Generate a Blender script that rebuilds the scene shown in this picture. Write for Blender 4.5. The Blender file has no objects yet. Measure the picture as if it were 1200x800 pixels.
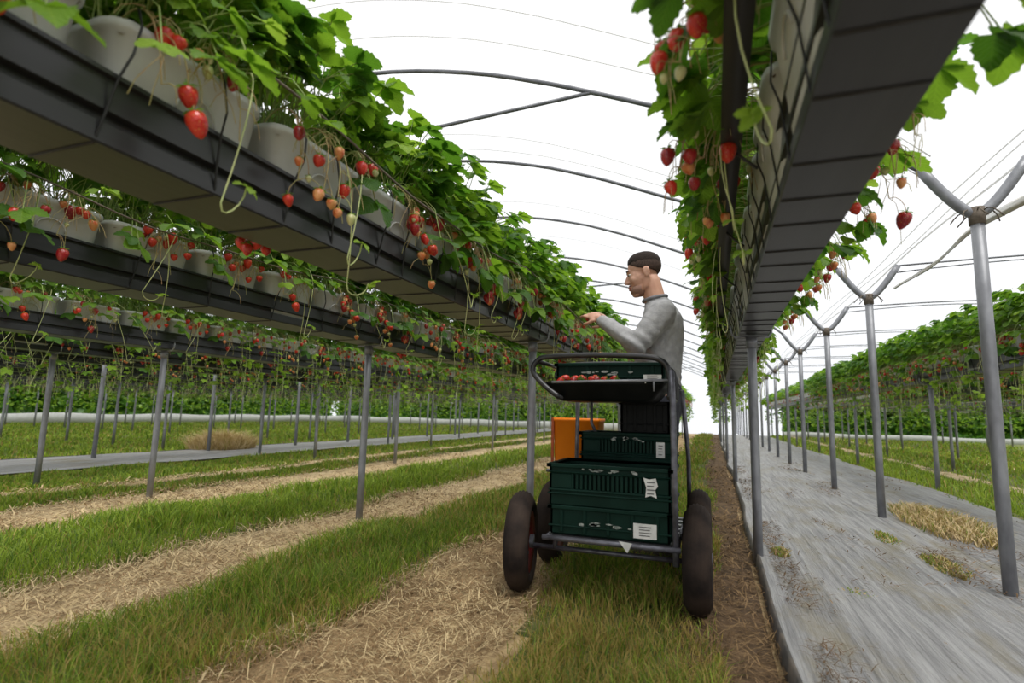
import bpy, math, random
import numpy as np
from mathutils import Vector, Matrix

random.seed(7)
rng = np.random.default_rng(7)
SC = bpy.context.scene
COL = SC.collection
PI = math.pi

# ------------------------------------------------------------------ camera
FPX, CAMH, VPX, VPY, ROLL = 640.0, 0.82, 836.0, 490.0, math.radians(1.4)
cr, sr = math.cos(ROLL), math.sin(ROLL)
_dx, _dy = VPX - 600, VPY - 400
_ux, _uy = cr * _dx + sr * _dy, -sr * _dx + cr * _dy
TH = math.atan(_uy / FPX)
PS = math.atan(_ux / FPX * math.cos(TH))
Fv = Vector((-math.sin(PS) * math.cos(TH), math.cos(PS) * math.cos(TH), math.sin(TH)))
Rv = Vector((math.cos(PS), math.sin(PS), 0))
Uv = Rv.cross(Fv)
right = Rv * cr + Uv * sr
up = Uv * cr - Rv * sr
cam_data = bpy.data.cameras.new('camera')
cam = bpy.data.objects.new('camera', cam_data)
COL.objects.link(cam)
m = Matrix((right, up, -Fv)).transposed().to_4x4()
m.translation = (0, 0, CAMH)
cam.matrix_world = m
cam_data.sensor_width = 36
cam_data.lens = FPX / 1200 * 36
cam_data.clip_start = 0.02
cam_data.clip_end = 300
cam_data.dof.use_dof = True
cam_data.dof.focus_distance = 3.1
cam_data.dof.aperture_fstop = 2.5
SC.camera = cam
nF, nR, nU = np.array(Fv), np.array(right), np.array(up)


def proj(P):
    d = np.asarray(P, float) - np.array([0, 0, CAMH])
    z = d @ nF
    zz = np.where(z < 0.05, 0.05, z)
    return 600 + FPX * (d @ nR) / zz, 400 - FPX * (d @ nU) / zz, z


def in_frame(P, mg=40):
    x, y, z = proj(P)
    return (z > 0.08) & (x > -mg) & (x < 1200 + mg) & (y > -mg) & (y < 800 + mg)


# ------------------------------------------------------------------ materials
def node_mat(name):
    mt = bpy.data.materials.new(name)
    mt.use_nodes = True
    nt = mt.node_tree
    b = nt.nodes['Principled BSDF']
    return mt, nt, b


def mat(name, col, rough=0.6, col2=None, scale=20, bump=0.0, bscale=None, metal=0.0, spec=0.5, stretch=(1, 1, 1), lo=0.35, hi=0.65, detail=4):
    mt, nt, b = node_mat(name)
    b.inputs['Roughness'].default_value = rough
    b.inputs['Metallic'].default_value = metal
    b.inputs['Specular IOR Level'].default_value = spec
    b.inputs['Base Color'].default_value = (*col, 1)
    tc = nt.nodes.new('ShaderNodeTexCoord')
    mp = nt.nodes.new('ShaderNodeMapping')
    mp.inputs['Scale'].default_value = stretch
    nt.links.new(tc.outputs['Object'], mp.inputs['Vector'])
    if col2 is not None:
        n = nt.nodes.new('ShaderNodeTexNoise')
        n.inputs['Scale'].default_value = scale
        n.inputs['Detail'].default_value = detail
        nt.links.new(mp.outputs['Vector'], n.inputs['Vector'])
        r = nt.nodes.new('ShaderNodeValToRGB')
        r.color_ramp.elements[0].position = lo
        r.color_ramp.elements[1].position = hi
        r.color_ramp.elements[0].color = (*col, 1)
        r.color_ramp.elements[1].color = (*col2, 1)
        nt.links.new(n.outputs['Fac'], r.inputs['Fac'])
        nt.links.new(r.outputs['Color'], b.inputs['Base Color'])
    if bump:
        n2 = nt.nodes.new('ShaderNodeTexNoise')
        n2.inputs['Scale'].default_value = bscale or scale
        n2.inputs['Detail'].default_value = 5
        nt.links.new(mp.outputs['Vector'], n2.inputs['Vector'])
        bp = nt.nodes.new('ShaderNodeBump')
        bp.inputs['Strength'].default_value = bump
        bp.inputs['Distance'].default_value = 0.01
        nt.links.new(n2.outputs['Fac'], bp.inputs['Height'])
        nt.links.new(bp.outputs['Normal'], b.inputs['Normal'])
    return mt


def leaf_mat(name, col, col2, tr, gloss=0.42, veins=True, trw=0.4):
    mt = bpy.data.materials.new(name)
    mt.use_nodes = True
    nt = mt.node_tree
    L = nt.links.new
    b = nt.nodes['Principled BSDF']
    out = nt.nodes['Material Output']
    b.inputs['Roughness'].default_value = gloss
    b.inputs['Specular IOR Level'].default_value = 0.35
    tl = nt.nodes.new('ShaderNodeBsdfTranslucent')
    mx = nt.nodes.new('ShaderNodeMixShader')
    mx.inputs['Fac'].default_value = trw
    L(b.outputs['BSDF'], mx.inputs[1])
    L(tl.outputs['BSDF'], mx.inputs[2])
    L(mx.outputs['Shader'], out.inputs['Surface'])
    tc = nt.nodes.new('ShaderNodeTexCoord')
    n = nt.nodes.new('ShaderNodeTexNoise')
    n.inputs['Scale'].default_value = 9
    L(tc.outputs['Object'], n.inputs['Vector'])
    r = nt.nodes.new('ShaderNodeValToRGB')
    r.color_ramp.elements[0].position = 0.38
    r.color_ramp.elements[1].position = 0.62
    r.color_ramp.elements[0].color = (*col, 1)
    r.color_ramp.elements[1].color = (*col2, 1)
    L(n.outputs['Fac'], r.inputs['Fac'])
    tl.inputs['Color'].default_value = (*tr, 1)
    if veins:
        uv = nt.nodes.new('ShaderNodeUVMap')
        sx = nt.nodes.new('ShaderNodeSeparateXYZ')
        L(uv.outputs['UV'], sx.inputs[0])

        def mth(op, a, bb=None):
            q = nt.nodes.new('ShaderNodeMath')
            q.operation = op
            for i, v in enumerate((a, bb)):
                if v is None:
                    continue
                if isinstance(v, (int, float)):
                    q.inputs[i].default_value = v
                else:
                    L(v, q.inputs[i])
            return q.outputs[0]
        av = mth('ABSOLUTE', mth('SUBTRACT', sx.outputs['Y'], 0.5))
        ph = mth('SUBTRACT', mth('MULTIPLY', sx.outputs['X'], 46.0), mth('MULTIPLY', av, 44.0))
        s = mth('SINE', ph)
        side = mth('POWER', mth('MAXIMUM', s, 0.0), 9.0)
        mid = mth('LESS_THAN', av, 0.025)
        v = mth('MAXIMUM', side, mid)
        mc = nt.nodes.new('ShaderNodeMixRGB')
        mc.blend_type = 'MIX'
        mc.inputs[2].default_value = (col2[0] * 1.7 + 0.02, col2[1] * 1.45, col2[2] * 1.6, 1)
        L(mth('MULTIPLY', v, 0.45), mc.inputs[0])
        L(r.outputs['Color'], mc.inputs[1])
        L(mc.outputs[0], b.inputs['Base Color'])
        bp = nt.nodes.new('ShaderNodeBump')
        bp.inputs['Strength'].default_value = 0.5
        bp.inputs['Distance'].default_value = 0.003
        L(mth('MULTIPLY', s, -1.0), bp.inputs['Height'])
        L(bp.outputs['Normal'], b.inputs['Normal'])
    else:
        L(r.outputs['Color'], b.inputs['Base Color'])
    return mt


def berry_mat(name, col, col2, seed_col):
    mt, nt, b = node_mat(name)
    L = nt.links.new
    b.inputs['Roughness'].default_value = 0.3
    tc = nt.nodes.new('ShaderNodeTexCoord')
    n = nt.nodes.new('ShaderNodeTexNoise')
    n.inputs['Scale'].default_value = 40
    L(tc.outputs['Object'], n.inputs['Vector'])
    r = nt.nodes.new('ShaderNodeValToRGB')
    r.color_ramp.elements[0].position = 0.4
    r.color_ramp.elements[1].position = 0.6
    r.color_ramp.elements[0].color = (*col, 1)
    r.color_ramp.elements[1].color = (*col2, 1)
    L(n.outputs['Fac'], r.inputs['Fac'])
    v = nt.nodes.new('ShaderNodeTexVoronoi')
    v.inputs['Scale'].default_value = 210
    L(tc.outputs['Object'], v.inputs['Vector'])
    lt = nt.nodes.new('ShaderNodeMath')
    lt.operation = 'LESS_THAN'
    lt.inputs[1].default_value = 0.22
    L(v.outputs['Distance'], lt.inputs[0])
    mc = nt.nodes.new('ShaderNodeMixRGB')
    mc.inputs[2].default_value = (*seed_col, 1)
    L(lt.outputs[0], mc.inputs[0])
    L(r.outputs['Color'], mc.inputs[1])
    L(mc.outputs[0], b.inputs['Base Color'])
    bp = nt.nodes.new('ShaderNodeBump')
    bp.inputs['Strength'].default_value = 0.5
    bp.inputs['Distance'].default_value = 0.002
    L(v.outputs['Distance'], bp.inputs['Height'])
    L(bp.outputs['Normal'], b.inputs['Normal'])
    return mt


M = {}
M['leaf'] = leaf_mat('leaf_green', (0.075, 0.175, 0.014), (0.125, 0.255, 0.022), (0.27, 0.50, 0.03))
M['leaf_dark'] = leaf_mat('leaf_dark_green', (0.030, 0.095, 0.014), (0.060, 0.155, 0.020), (0.13, 0.32, 0.02))
M['leaf_light'] = leaf_mat('leaf_young', (0.17, 0.32, 0.025), (0.25, 0.42, 0.04), (0.40, 0.62, 0.06))
M['petiole'] = mat('petiole', (0.20, 0.32, 0.07), 0.5, (0.30, 0.36, 0.11), 30)
M['truss'] = mat('truss_stem', (0.36, 0.36, 0.13), 0.55, (0.42, 0.26, 0.13), 16)
M['runner'] = mat('runner_stem', (0.42, 0.50, 0.20), 0.5, (0.52, 0.54, 0.25), 12)
M['ripe'] = berry_mat('berry_ripe', (0.42, 0.012, 0.012), (0.60, 0.035, 0.02), (0.55, 0.25, 0.06))
M['deep'] = berry_mat('berry_deep_red', (0.22, 0.008, 0.014), (0.36, 0.014, 0.02), (0.38, 0.16, 0.05))
M['orange_berry'] = berry_mat('berry_turning', (0.62, 0.15, 0.05), (0.66, 0.30, 0.12), (0.6, 0.4, 0.12))
M['green_berry'] = berry_mat('berry_unripe', (0.38, 0.42, 0.16), (0.55, 0.55, 0.28), (0.45, 0.4, 0.12))
M['calyx'] = leaf_mat('calyx_green', (0.10, 0.22, 0.03), (0.16, 0.30, 0.05), (0.2, 0.4, 0.05), veins=False)
M['trough'] = mat('trough_plastic', (0.56, 0.57, 0.57), 0.38, (0.46, 0.47, 0.46), 7, bump=0.05, bscale=60)
M['substrate'] = mat('coir_substrate', (0.06, 0.035, 0.02), 0.95, (0.12, 0.075, 0.04), 60, bump=0.6)
M['gutter'] = mat('gutter_dark', (0.019, 0.0195, 0.022), 0.33, (0.027, 0.0275, 0.031), 3, spec=0.42, stretch=(6, 0.4, 6), bump=0.04, bscale=10)
M['cord'] = mat('black_cord', (0.008, 0.008, 0.009), 0.55, (0.014, 0.014, 0.016), 40)
M['strip'] = mat('black_strip', (0.022, 0.022, 0.026), 0.5, (0.032, 0.032, 0.036), 5, stretch=(5, 0.5, 5))
M['rope'] = mat('thin_rope', (0.10, 0.08, 0.06), 0.8, (0.16, 0.13, 0.10), 40)
M['pale_rope'] = leaf_mat('pale_rope', (0.8, 0.8, 0.8), (0.85, 0.85, 0.85), (0.9, 0.9, 0.9), 0.7, False, 0.6)
M['galv'] = mat('galvanised_steel', (0.19, 0.195, 0.215), 0.45, (0.27, 0.28, 0.30), 22, metal=0.3, bump=0.03, bscale=60, stretch=(1, 1, 0.4))
M['hoop'] = mat('hoop_steel', (0.12, 0.125, 0.14), 0.45, (0.17, 0.175, 0.19), 14, metal=0.3)
M['film'] = mat('furled_film', (0.70, 0.70, 0.67), 0.4, (0.62, 0.58, 0.50), 6, bump=0.8, bscale=14, stretch=(3, 0.6, 3))
M['grass1'] = leaf_mat('grass_green', (0.145, 0.225, 0.022), (0.215, 0.30, 0.034), (0.31, 0.45, 0.04), 0.55, False, 0.3)
M['grass2'] = leaf_mat('grass_deep', (0.075, 0.145, 0.014), (0.125, 0.205, 0.022), (0.18, 0.33, 0.03), 0.55, False, 0.3)
M['grass3'] = leaf_mat('grass_dry', (0.34, 0.25, 0.065), (0.44, 0.33, 0.10), (0.50, 0.38, 0.10), 0.6, False, 0.25)
M['grass4'] = leaf_mat('grass_bright', (0.23, 0.33, 0.030), (0.32, 0.43, 0.045), (0.44, 0.60, 0.06), 0.55, False, 0.3)
M['straw'] = mat('straw', (0.52, 0.39, 0.20), 0.7, (0.64, 0.50, 0.28), 3)
M['straw_dark'] = mat('old_straw', (0.20, 0.125, 0.058), 0.85, (0.29, 0.19, 0.095), 5, spec=0.2)
M['straw_old'] = mat('rotten_straw', (0.085, 0.052, 0.026), 0.9, (0.16, 0.10, 0.052), 5, spec=0.2)
M['straw_ground'] = mat('straw_soil', (0.21, 0.135, 0.065), 0.9, (0.52, 0.38, 0.20), 11, bump=0.9, bscale=45, stretch=(1.4, 0.5, 1), lo=0.3, hi=0.62, detail=9)
M['pale_ground'] = mat('pale_straw_soil', (0.26, 0.175, 0.085), 0.9, (0.60, 0.47, 0.28), 9, bump=0.9, bscale=45, stretch=(1.4, 0.4, 1), lo=0.28, hi=0.6, detail=9)
M['brown_ground'] = mat('brown_soil', (0.055, 0.034, 0.018), 0.95, (0.17, 0.105, 0.052), 9, bump=0.9, bscale=40, lo=0.32, hi=0.66, detail=9)
M['turf'] = mat('turf_soil', (0.065, 0.085, 0.02), 0.95, (0.16, 0.155, 0.05), 7, bump=0.8, bscale=50, detail=8)


def matting_mat():
    mt, nt, b = node_mat('woven_matting')
    L = nt.links.new
    N = nt.nodes.new
    tc = N('ShaderNodeTexCoord')

    def noise(scale, stretch, detail=6, rough=0.6):
        mp = N('ShaderNodeMapping')
        mp.inputs['Scale'].default_value = stretch
        L(tc.outputs['Object'], mp.inputs['Vector'])
        n = N('ShaderNodeTexNoise')
        n.inputs['Scale'].default_value = scale
        n.inputs['Detail'].default_value = detail
        n.inputs['Roughness'].default_value = rough
        L(mp.outputs['Vector'], n.inputs['Vector'])
        return n.outputs['Fac']

    def ramp(f, p0, c0, p1, c1):
        r = N('ShaderNodeValToRGB')
        r.color_ramp.elements[0].position, r.color_ramp.elements[1].position = p0, p1
        r.color_ramp.elements[0].color, r.color_ramp.elements[1].color = (*c0, 1), (*c1, 1)
        L(f, r.inputs['Fac'])
        return r.outputs['Color']
    streak = noise(17, (2.4, 0.11, 1), 8, 0.65)
    base = ramp(streak, 0.34, (0.16, 0.16, 0.165), 0.66, (0.36, 0.36, 0.36))
    stain = noise(2.6, (1.5, 0.5, 1), 9, 0.72)
    fac = ramp(stain, 0.50, (0, 0, 0), 0.66, (0.85, 0.85, 0.85))
    mx = N('ShaderNodeMixRGB')
    mx.inputs[2].default_value = (0.20, 0.175, 0.115, 1)
    L(fac, mx.inputs[0])
    L(base, mx.inputs[1])
    L(mx.outputs[0], b.inputs['Base Color'])
    b.inputs['Roughness'].default_value = 0.5
    b.inputs['Specular IOR Level'].default_value = 0.5
    bp = N('ShaderNodeBump')
    bp.inputs['Strength'].default_value = 0.8
    bp.inputs['Distance'].default_value = 0.03
    L(streak, bp.inputs['Height'])
    L(bp.outputs['Normal'], b.inputs['Normal'])
    return mt


M['matting'] = matting_mat()
M['mat_edge'] = mat('matting_edge', (0.045, 0.042, 0.04), 0.7, (0.12, 0.10, 0.08), 12)
M['crate'] = mat('crate_green', (0.003, 0.016, 0.011), 0.5, (0.005, 0.024, 0.017), 8, bump=0.05, bscale=50, spec=0.10)
M['crate_black'] = mat('crate_black', (0.004, 0.005, 0.005), 0.45, (0.008, 0.009, 0.009), 8, spec=0.1)
M['scuff'] = mat('white_scuffs', (0.34, 0.36, 0.34), 0.7, (0.12, 0.15, 0.13), 90)
M['label'] = mat('paper_label', (0.72, 0.72, 0.70), 0.7, (0.55, 0.55, 0.53), 30)
M['print'] = mat('label_print', (0.10, 0.10, 0.10), 0.7, (0.16, 0.16, 0.16), 30)
M['orange'] = mat('orange_plastic', (0.95, 0.26, 0.006), 0.42, (0.88, 0.21, 0.005), 6)
M['orange_dark'] = mat('dark_orange', (0.32, 0.06, 0.01), 0.7, (0.20, 0.04, 0.01), 30)
M['frame'] = mat('trolley_frame', (0.085, 0.085, 0.10), 0.40, (0.17, 0.17, 0.20), 25, metal=0.5)
M['frame_black'] = mat('trolley_black_tube', (0.012, 0.012, 0.014), 0.3, (0.022, 0.022, 0.024), 20)
M['tyre'] = mat('tyre_rubber', (0.018, 0.014, 0.013), 0.75, (0.048, 0.034, 0.027), 9, bump=0.2, bscale=40, spec=0.12)
M['rim'] = mat('red_rim', (0.20, 0.008, 0.016), 0.45, (0.14, 0.008, 0.012), 12)
M['skin'] = mat('skin', (0.52, 0.27, 0.185), 0.5, (0.58, 0.33, 0.235), 14, bump=0.04, bscale=90)
M['hair'] = mat('dark_hair', (0.018, 0.013, 0.011), 0.6, (0.030, 0.020, 0.015), 160, bump=0.6, bscale=260, spec=0.12)
M['fade'] = mat('shaved_hair', (0.032, 0.021, 0.017), 0.7, (0.075, 0.048, 0.038), 150, spec=0.15)
M['stubble'] = mat('stubble', (0.24, 0.13, 0.095), 0.7, (0.33, 0.185, 0.135), 160)
M['sweater'] = mat('grey_sweater', (0.29, 0.29, 0.30), 0.9, (0.37, 0.37, 0.38), 28, bump=0.25, bscale=120)
M['sweater_trim'] = mat('sweater_collar', (0.16, 0.16, 0.175), 0.9, (0.2, 0.2, 0.215), 40, bump=0.3, bscale=150)
M['trousers'] = mat('dark_trousers', (0.022, 0.024, 0.036), 0.85, (0.045, 0.047, 0.062), 16, bump=0.3, bscale=30)
M['boot'] = mat('work_boot', (0.03, 0.022, 0.017), 0.7, (0.06, 0.045, 0.032), 20)
M['eye_white'] = mat('eye_white', (0.75, 0.72, 0.68), 0.3, (0.7, 0.67, 0.63), 60)
M['iris'] = mat('dark_iris', (0.03, 0.018, 0.012), 0.2, (0.04, 0.025, 0.018), 60)
M['lips'] = mat('lips', (0.42, 0.16, 0.13), 0.45, (0.46, 0.19, 0.155), 50)
M['verge'] = mat('far_field', (0.16, 0.21, 0.05), 0.95, (0.24, 0.25, 0.08), 2)


# ------------------------------------------------------------------ mesh tools
class MB:
    def __init__(self):
        self.v, self.f, self.mi, self.n, self.uv = [], [], [], 0, []

    def add(self, verts, faces, mi=0, uvs=None):
        verts = np.asarray(verts, float).reshape(-1, 3)
        self.v.append(verts)
        for k, fc in enumerate(faces):
            self.f.append(tuple(int(i) + self.n for i in fc))
            self.mi.append(mi if isinstance(mi, int) else mi[k])
            if uvs is not None:
                self.uv.append([uvs[i] for i in fc])
            else:
                self.uv.append(None)
        self.n += len(verts)

    def addmb(self, o, M4=None, remap=None):
        for vv in o.v:
            if M4 is not None:
                A = np.array(M4)
                vv = vv @ A[:3, :3].T + A[:3, 3]
            self.v.append(vv)
        for fc, mi, uv in zip(o.f, o.mi, o.uv):
            self.f.append(tuple(i + self.n for i in fc))
            self.mi.append(mi if remap is None else remap[mi])
            self.uv.append(uv)
        self.n += o.n

    def mesh(self, name, mats, smooth=True):
        me = bpy.data.meshes.new(name)
        V = np.concatenate(self.v) if self.v else np.zeros((0, 3))
        lens = np.array([len(f) for f in self.f], np.int32)
        loops = np.fromiter((i for f in self.f for i in f), np.int32, int(lens.sum()))
        me.vertices.add(len(V))
        me.vertices.foreach_set('co', V.ravel())
        me.loops.add(len(loops))
        me.loops.foreach_set('vertex_index', loops)
        me.polygons.add(len(lens))
        me.polygons.foreach_set('loop_start', np.concatenate(([0], np.cumsum(lens)[:-1])).astype(np.int32))
        me.polygons.foreach_set('material_index', np.array(self.mi, np.int32))
        me.polygons.foreach_set('use_smooth', np.full(len(lens), smooth))
        if any(u is not None for u in self.uv):
            lay = me.uv_layers.new(name='UVMap')
            uv = []
            for f, u in zip(self.f, self.uv):
                uv.extend(u if u is not None else [(0.25, 0.3)] * len(f))
            lay.data.foreach_set('uv', np.array(uv, float).ravel())
        for mt in mats:
            me.materials.append(M[mt])
        me.update(calc_edges=True)
        me.validate()
        return me


def frame_dirs(d):
    d = d / (np.linalg.norm(d) + 1e-12)
    a = np.array([0, 0, 1.0]) if abs(d[2]) < 0.9 else np.array([1.0, 0, 0])
    x = np.cross(a, d)
    x /= np.linalg.norm(x)
    return x, np.cross(d, x)


def tube(mb, pts, rad, n=8, mi=0, caps=True, closed=False):
    P = np.asarray(pts, float)
    k = len(P)
    R = np.full(k, rad) if np.isscalar(rad) else np.asarray(rad, float)
    V = []
    px = None
    for i in range(k):
        if closed:
            d = P[(i + 1) % k] - P[i - 1]
        else:
            d = P[min(i + 1, k - 1)] - P[max(i - 1, 0)]
        d = d / (np.linalg.norm(d) + 1e-12)
        if px is None:
            x, y = frame_dirs(d)
        else:
            x = px - d * (px @ d)
            x /= np.linalg.norm(x) + 1e-12
            y = np.cross(d, x)
        px = x
        a = np.arange(n) * 2 * PI / n
        V.append(P[i] + R[i] * (np.cos(a)[:, None] * x + np.sin(a)[:, None] * y))
    F = []
    for i in range(k if closed else k - 1):
        j = (i + 1) % k
        for s in range(n):
            t = (s + 1) % n
            F.append((i * n + s, i * n + t, j * n + t, j * n + s))
    if caps and not closed:
        F.append(tuple(range(n - 1, -1, -1)))
        F.append(tuple((k - 1) * n + s for s in range(n)))
    mb.add(np.concatenate(V), F, mi)


def box(mb, lo, hi, mi=0, bev=0.0):
    lo, hi = np.array(lo, float), np.array(hi, float)
    if bev <= 0:
        V = [(x, y, z) for z in (lo[2], hi[2]) for (x, y) in ((lo[0], lo[1]), (hi[0], lo[1]), (hi[0], hi[1]), (lo[0], hi[1]))]
        F = [(3, 2, 1, 0), (4, 5, 6, 7), (0, 1, 5, 4), (1, 2, 6, 5), (2, 3, 7, 6), (3, 0, 4, 7)]
        mb.add(V, F, mi)
        return
    b = min(bev, (hi - lo).min() * 0.49)
    secs = []
    for z, ins in ((lo[2], b), (lo[2] + b, 0), (hi[2] - b, 0), (hi[2], b)):
        secs.append(rrect((lo[0] + hi[0]) / 2, (lo[1] + hi[1]) / 2, z, (hi[0] - lo[0]) / 2 - ins, (hi[1] - lo[1]) / 2 - ins, max(b - ins, b * 0.4), 2))
    loft(mb, secs, mi)


def rrect(cx, cy, z, hx, hy, r, k=3):
    P = []
    for (sx, sy, a0) in ((1, 1, 0), (-1, 1, 90), (-1, -1, 180), (1, -1, 270)):
        for i in range(k + 1):
            a = math.radians(a0 + 90 * i / k)
            P.append((cx + sx * (hx - r) + r * math.cos(a), cy + sy * (hy - r) + r * math.sin(a), z))
    return np.array(P)


def loft(mb, secs, mi=0, cap0=True, cap1=True):
    n = len(secs[0])
    F = []
    for i in range(len(secs) - 1):
        for s in range(n):
            t = (s + 1) % n
            F.append((i * n + s, i * n + t, (i + 1) * n + t, (i + 1) * n + s))
    if cap0:
        F.append(tuple(range(n - 1, -1, -1)))
    if cap1:
        F.append(tuple((len(secs) - 1) * n + s for s in range(n)))
    mb.add(np.concatenate([np.asarray(s, float) for s in secs]), F, mi)


def ellipsoid(mb, c, r, axes=None, n=14, k=9, mi=0):
    V = []
    A = np.eye(3) if axes is None else np.asarray(axes, float)
    for i in range(1, k):
        ph = PI * i / k
        for s in range(n):
            a = 2 * PI * s / n
            l = np.array([math.sin(ph) * math.cos(a) * r[0], math.sin(ph) * math.sin(a) * r[1], math.cos(ph) * r[2]])
            V.append(np.asarray(c) + l @ A)
    top = len(V)
    V.append(np.asarray(c) + np.array([0, 0, r[2]]) @ A)
    V.append(np.asarray(c) - np.array([0, 0, r[2]]) @ A)
    F = []
    for i in range(k - 2):
        for s in range(n):
            t = (s + 1) % n
            F.append((i * n + s, (i + 1) * n + s, (i + 1) * n + t, i * n + t))
    for s in range(n):
        t = (s + 1) % n
        F.append((top, s, t))
        F.append((top + 1, (k - 2) * n + t, (k - 2) * n + s))
    mb.add(V, F, mi)


def capsule(mb, p0, r0, p1, r1, n=14, mi=0):
    p0, p1 = np.asarray(p0, float), np.asarray(p1, float)
    d = p1 - p0
    L = np.linalg.norm(d)
    d = d / L
    pts, rad = [], []
    for a in (80, 55, 28):
        pts.append(p0 - d * r0 * math.sin(math.radians(a)))
        rad.append(r0 * math.cos(math.radians(a)))
    for t in (0, 0.33, 0.66, 1):
        pts.append(p0 + d * L * t)
        rad.append(r0 + (r1 - r0) * t)
    for a in (28, 55, 80):
        pts.append(p1 + d * r1 * math.sin(math.radians(a)))
        rad.append(r1 * math.cos(math.radians(a)))
    tube(mb, pts, rad, n, mi)


def obj(name, data, parent=None, loc=None, **props):
    o = bpy.data.objects.new(name, data)
    COL.objects.link(o)
    if parent is not None:
        o.parent = parent
    if loc is not None:
        o.location = loc
    for k, v in props.items():
        o[k] = v
    return o


def empty(name, loc=(0, 0, 0), **props):
    o = obj(name, None, None, loc, **props)
    o.empty_display_size = 0.05
    return o


def hash01(ix, iy, s=0):
    h = np.sin(ix * 127.1 + iy * 311.7 + s * 74.7) * 43758.5453
    return h - np.floor(h)


def vnoise(x, y, s=0):
    ix, iy = np.floor(x), np.floor(y)
    fx, fy = x - ix, y - iy
    fx, fy = fx * fx * (3 - 2 * fx), fy * fy * (3 - 2 * fy)
    a, b = hash01(ix, iy, s), hash01(ix + 1, iy, s)
    c, d = hash01(ix, iy + 1, s), hash01(ix + 1, iy + 1, s)
    return (a * (1 - fx) + b * fx) * (1 - fy) + (c * (1 - fx) + d * fx) * fy


def fbm(x, y, s=0):
    return 0.55 * vnoise(x, y, s) + 0.28 * vnoise(x * 2.1, y * 2.1, s + 1) + 0.17 * vnoise(x * 4.3, y * 4.3, s + 2)


def bez(p0, p1, p2, p3, n):
    t = np.linspace(0, 1, n)[:, None]
    p0, p1, p2, p3 = map(lambda a: np.asarray(a, float), (p0, p1, p2, p3))
    return (1 - t) ** 3 * p0 + 3 * (1 - t) ** 2 * t * p1 + 3 * (1 - t) * t * t * p2 + t ** 3 * p3


ORD = ['zeroth', 'first', 'second', 'third', 'fourth', 'fifth', 'sixth', 'seventh', 'eighth', 'ninth', 'tenth', 'eleventh', 'twelfth', 'thirteenth',
       'fourteenth', 'fifteenth', 'sixteenth', 'seventeenth', 'eighteenth', 'nineteenth', 'twentieth']

# ------------------------------------------------------------------ world and light
w = bpy.data.worlds.new('overcast_sky')
SC.world = w
w.use_nodes = True
nt = w.node_tree
bg = nt.nodes['Background']
tc = nt.nodes.new('ShaderNodeTexCoord')
sx = nt.nodes.new('ShaderNodeSeparateXYZ')
nt.links.new(tc.outputs['Generated'], sx.inputs[0])
rp = nt.nodes.new('ShaderNodeValToRGB')
rp.color_ramp.elements[0].position = 0.0
rp.color_ramp.elements[0].color = (0.86, 0.88, 0.91, 1)
rp.color_ramp.elements[1].position = 0.6
rp.color_ramp.elements[1].color = (1.0, 1.0, 1.0, 1)
nt.links.new(sx.outputs['Z'], rp.inputs['Fac'])
nt.links.new(rp.outputs['Color'], bg.inputs['Color'])
bg.inputs['Strength'].default_value = 1.16
sd = bpy.data.lights.new('hazy_sun', 'SUN')
sd.energy = 2.5
sd.angle = math.radians(30)
sd.color = (1.0, 0.97, 0.92)
so = bpy.data.objects.new('hazy_sun', sd)
COL.objects.link(so)
so.rotation_euler = Vector((-0.35, 0.30, -1.0)).to_track_quat('-Z', 'Y').to_euler()
SC.view_settings.view_transform = 'Standard'
SC.view_settings.look = 'None'
SC.view_settings.gamma = 1
SC.view_settings.exposure = 0.0
SC.view_settings.use_curve_mapping = False

# ------------------------------------------------------------------ ground
YEND = 30.5
# (x0, x1, kind) strips running along the rows
STRIPS = [(-24, -8.85, 'turf'), (-8.85, -7.2, 'straw_ground'), (-7.2, -5.9, 'turf'), (-5.9, -5.48, 'pale_ground'), (-5.48, -4.95, 'turf'),
          (-4.95, -4.02, 'pale_ground'), (-4.02, -2.98, 'turf'), (-2.98, -2.12, 'pale_ground'), (-2.12, -1.56, 'turf'), (-1.56, -0.70, 'straw_ground'),
          (-0.70, -0.12, 'turf'), (-0.12, 0.24, 'brown_ground'), (0.24, 2.5, 'straw_ground'), (2.5, 3.35, 'turf'), (3.35, 3.75, 'pale_ground'), (3.75, 5.2, 'turf'),
          (5.2, 5.6, 'pale_ground'), (5.6, 10, 'turf'), (10, 60, 'verge')]
GM = ['turf', 'straw_ground', 'pale_ground', 'brown_ground', 'verge']


def ground_z(x, y):
    return (fbm(x * 1.7, y * 0.9, 3) - 0.5) * 0.045 * np.clip((12 - np.abs(y)) / 8, 0.25, 1)


xs = np.unique(np.round(np.concatenate([np.linspace(-24, -10, 30), np.arange(-10, -5, 0.2), np.arange(-5, 3, 0.07), np.arange(3, 8, 0.2), np.linspace(8, 40, 24)]), 3))
ys = np.unique(np.round(np.concatenate([np.linspace(-6, 0, 8), np.arange(0, 8, 0.09), np.arange(8, 20, 0.4), np.linspace(20, YEND, 20)]), 3))
X, Y = np.meshgrid(xs, ys)
Z = ground_z(X, Y)
g = MB()
nx = len(xs)
F, MI = [], []
for j in range(len(ys) - 1):
    for i in range(nx - 1):
        F.append((j * nx + i, j * nx + i + 1, (j + 1) * nx + i + 1, (j + 1) * nx + i))
cxs = (xs[:-1] + xs[1:]) / 2
cys = (ys[:-1] + ys[1:]) / 2
for cy in cys:
    wob = (fbm(np.full_like(cxs, cy * 1.3), cxs * 2.0, 9) - 0.5) * 0.28
    for cx in cxs + wob * (np.abs(cxs) < 9):
        kind = next((k for a, b, k in STRIPS if a <= cx < b), 'verge')
        MI.append(GM.index(kind))
g.add(np.stack([X.ravel(), Y.ravel(), Z.ravel()], 1), F, MI)
obj('ground', g.mesh('ground', GM), kind='structure')


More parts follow.
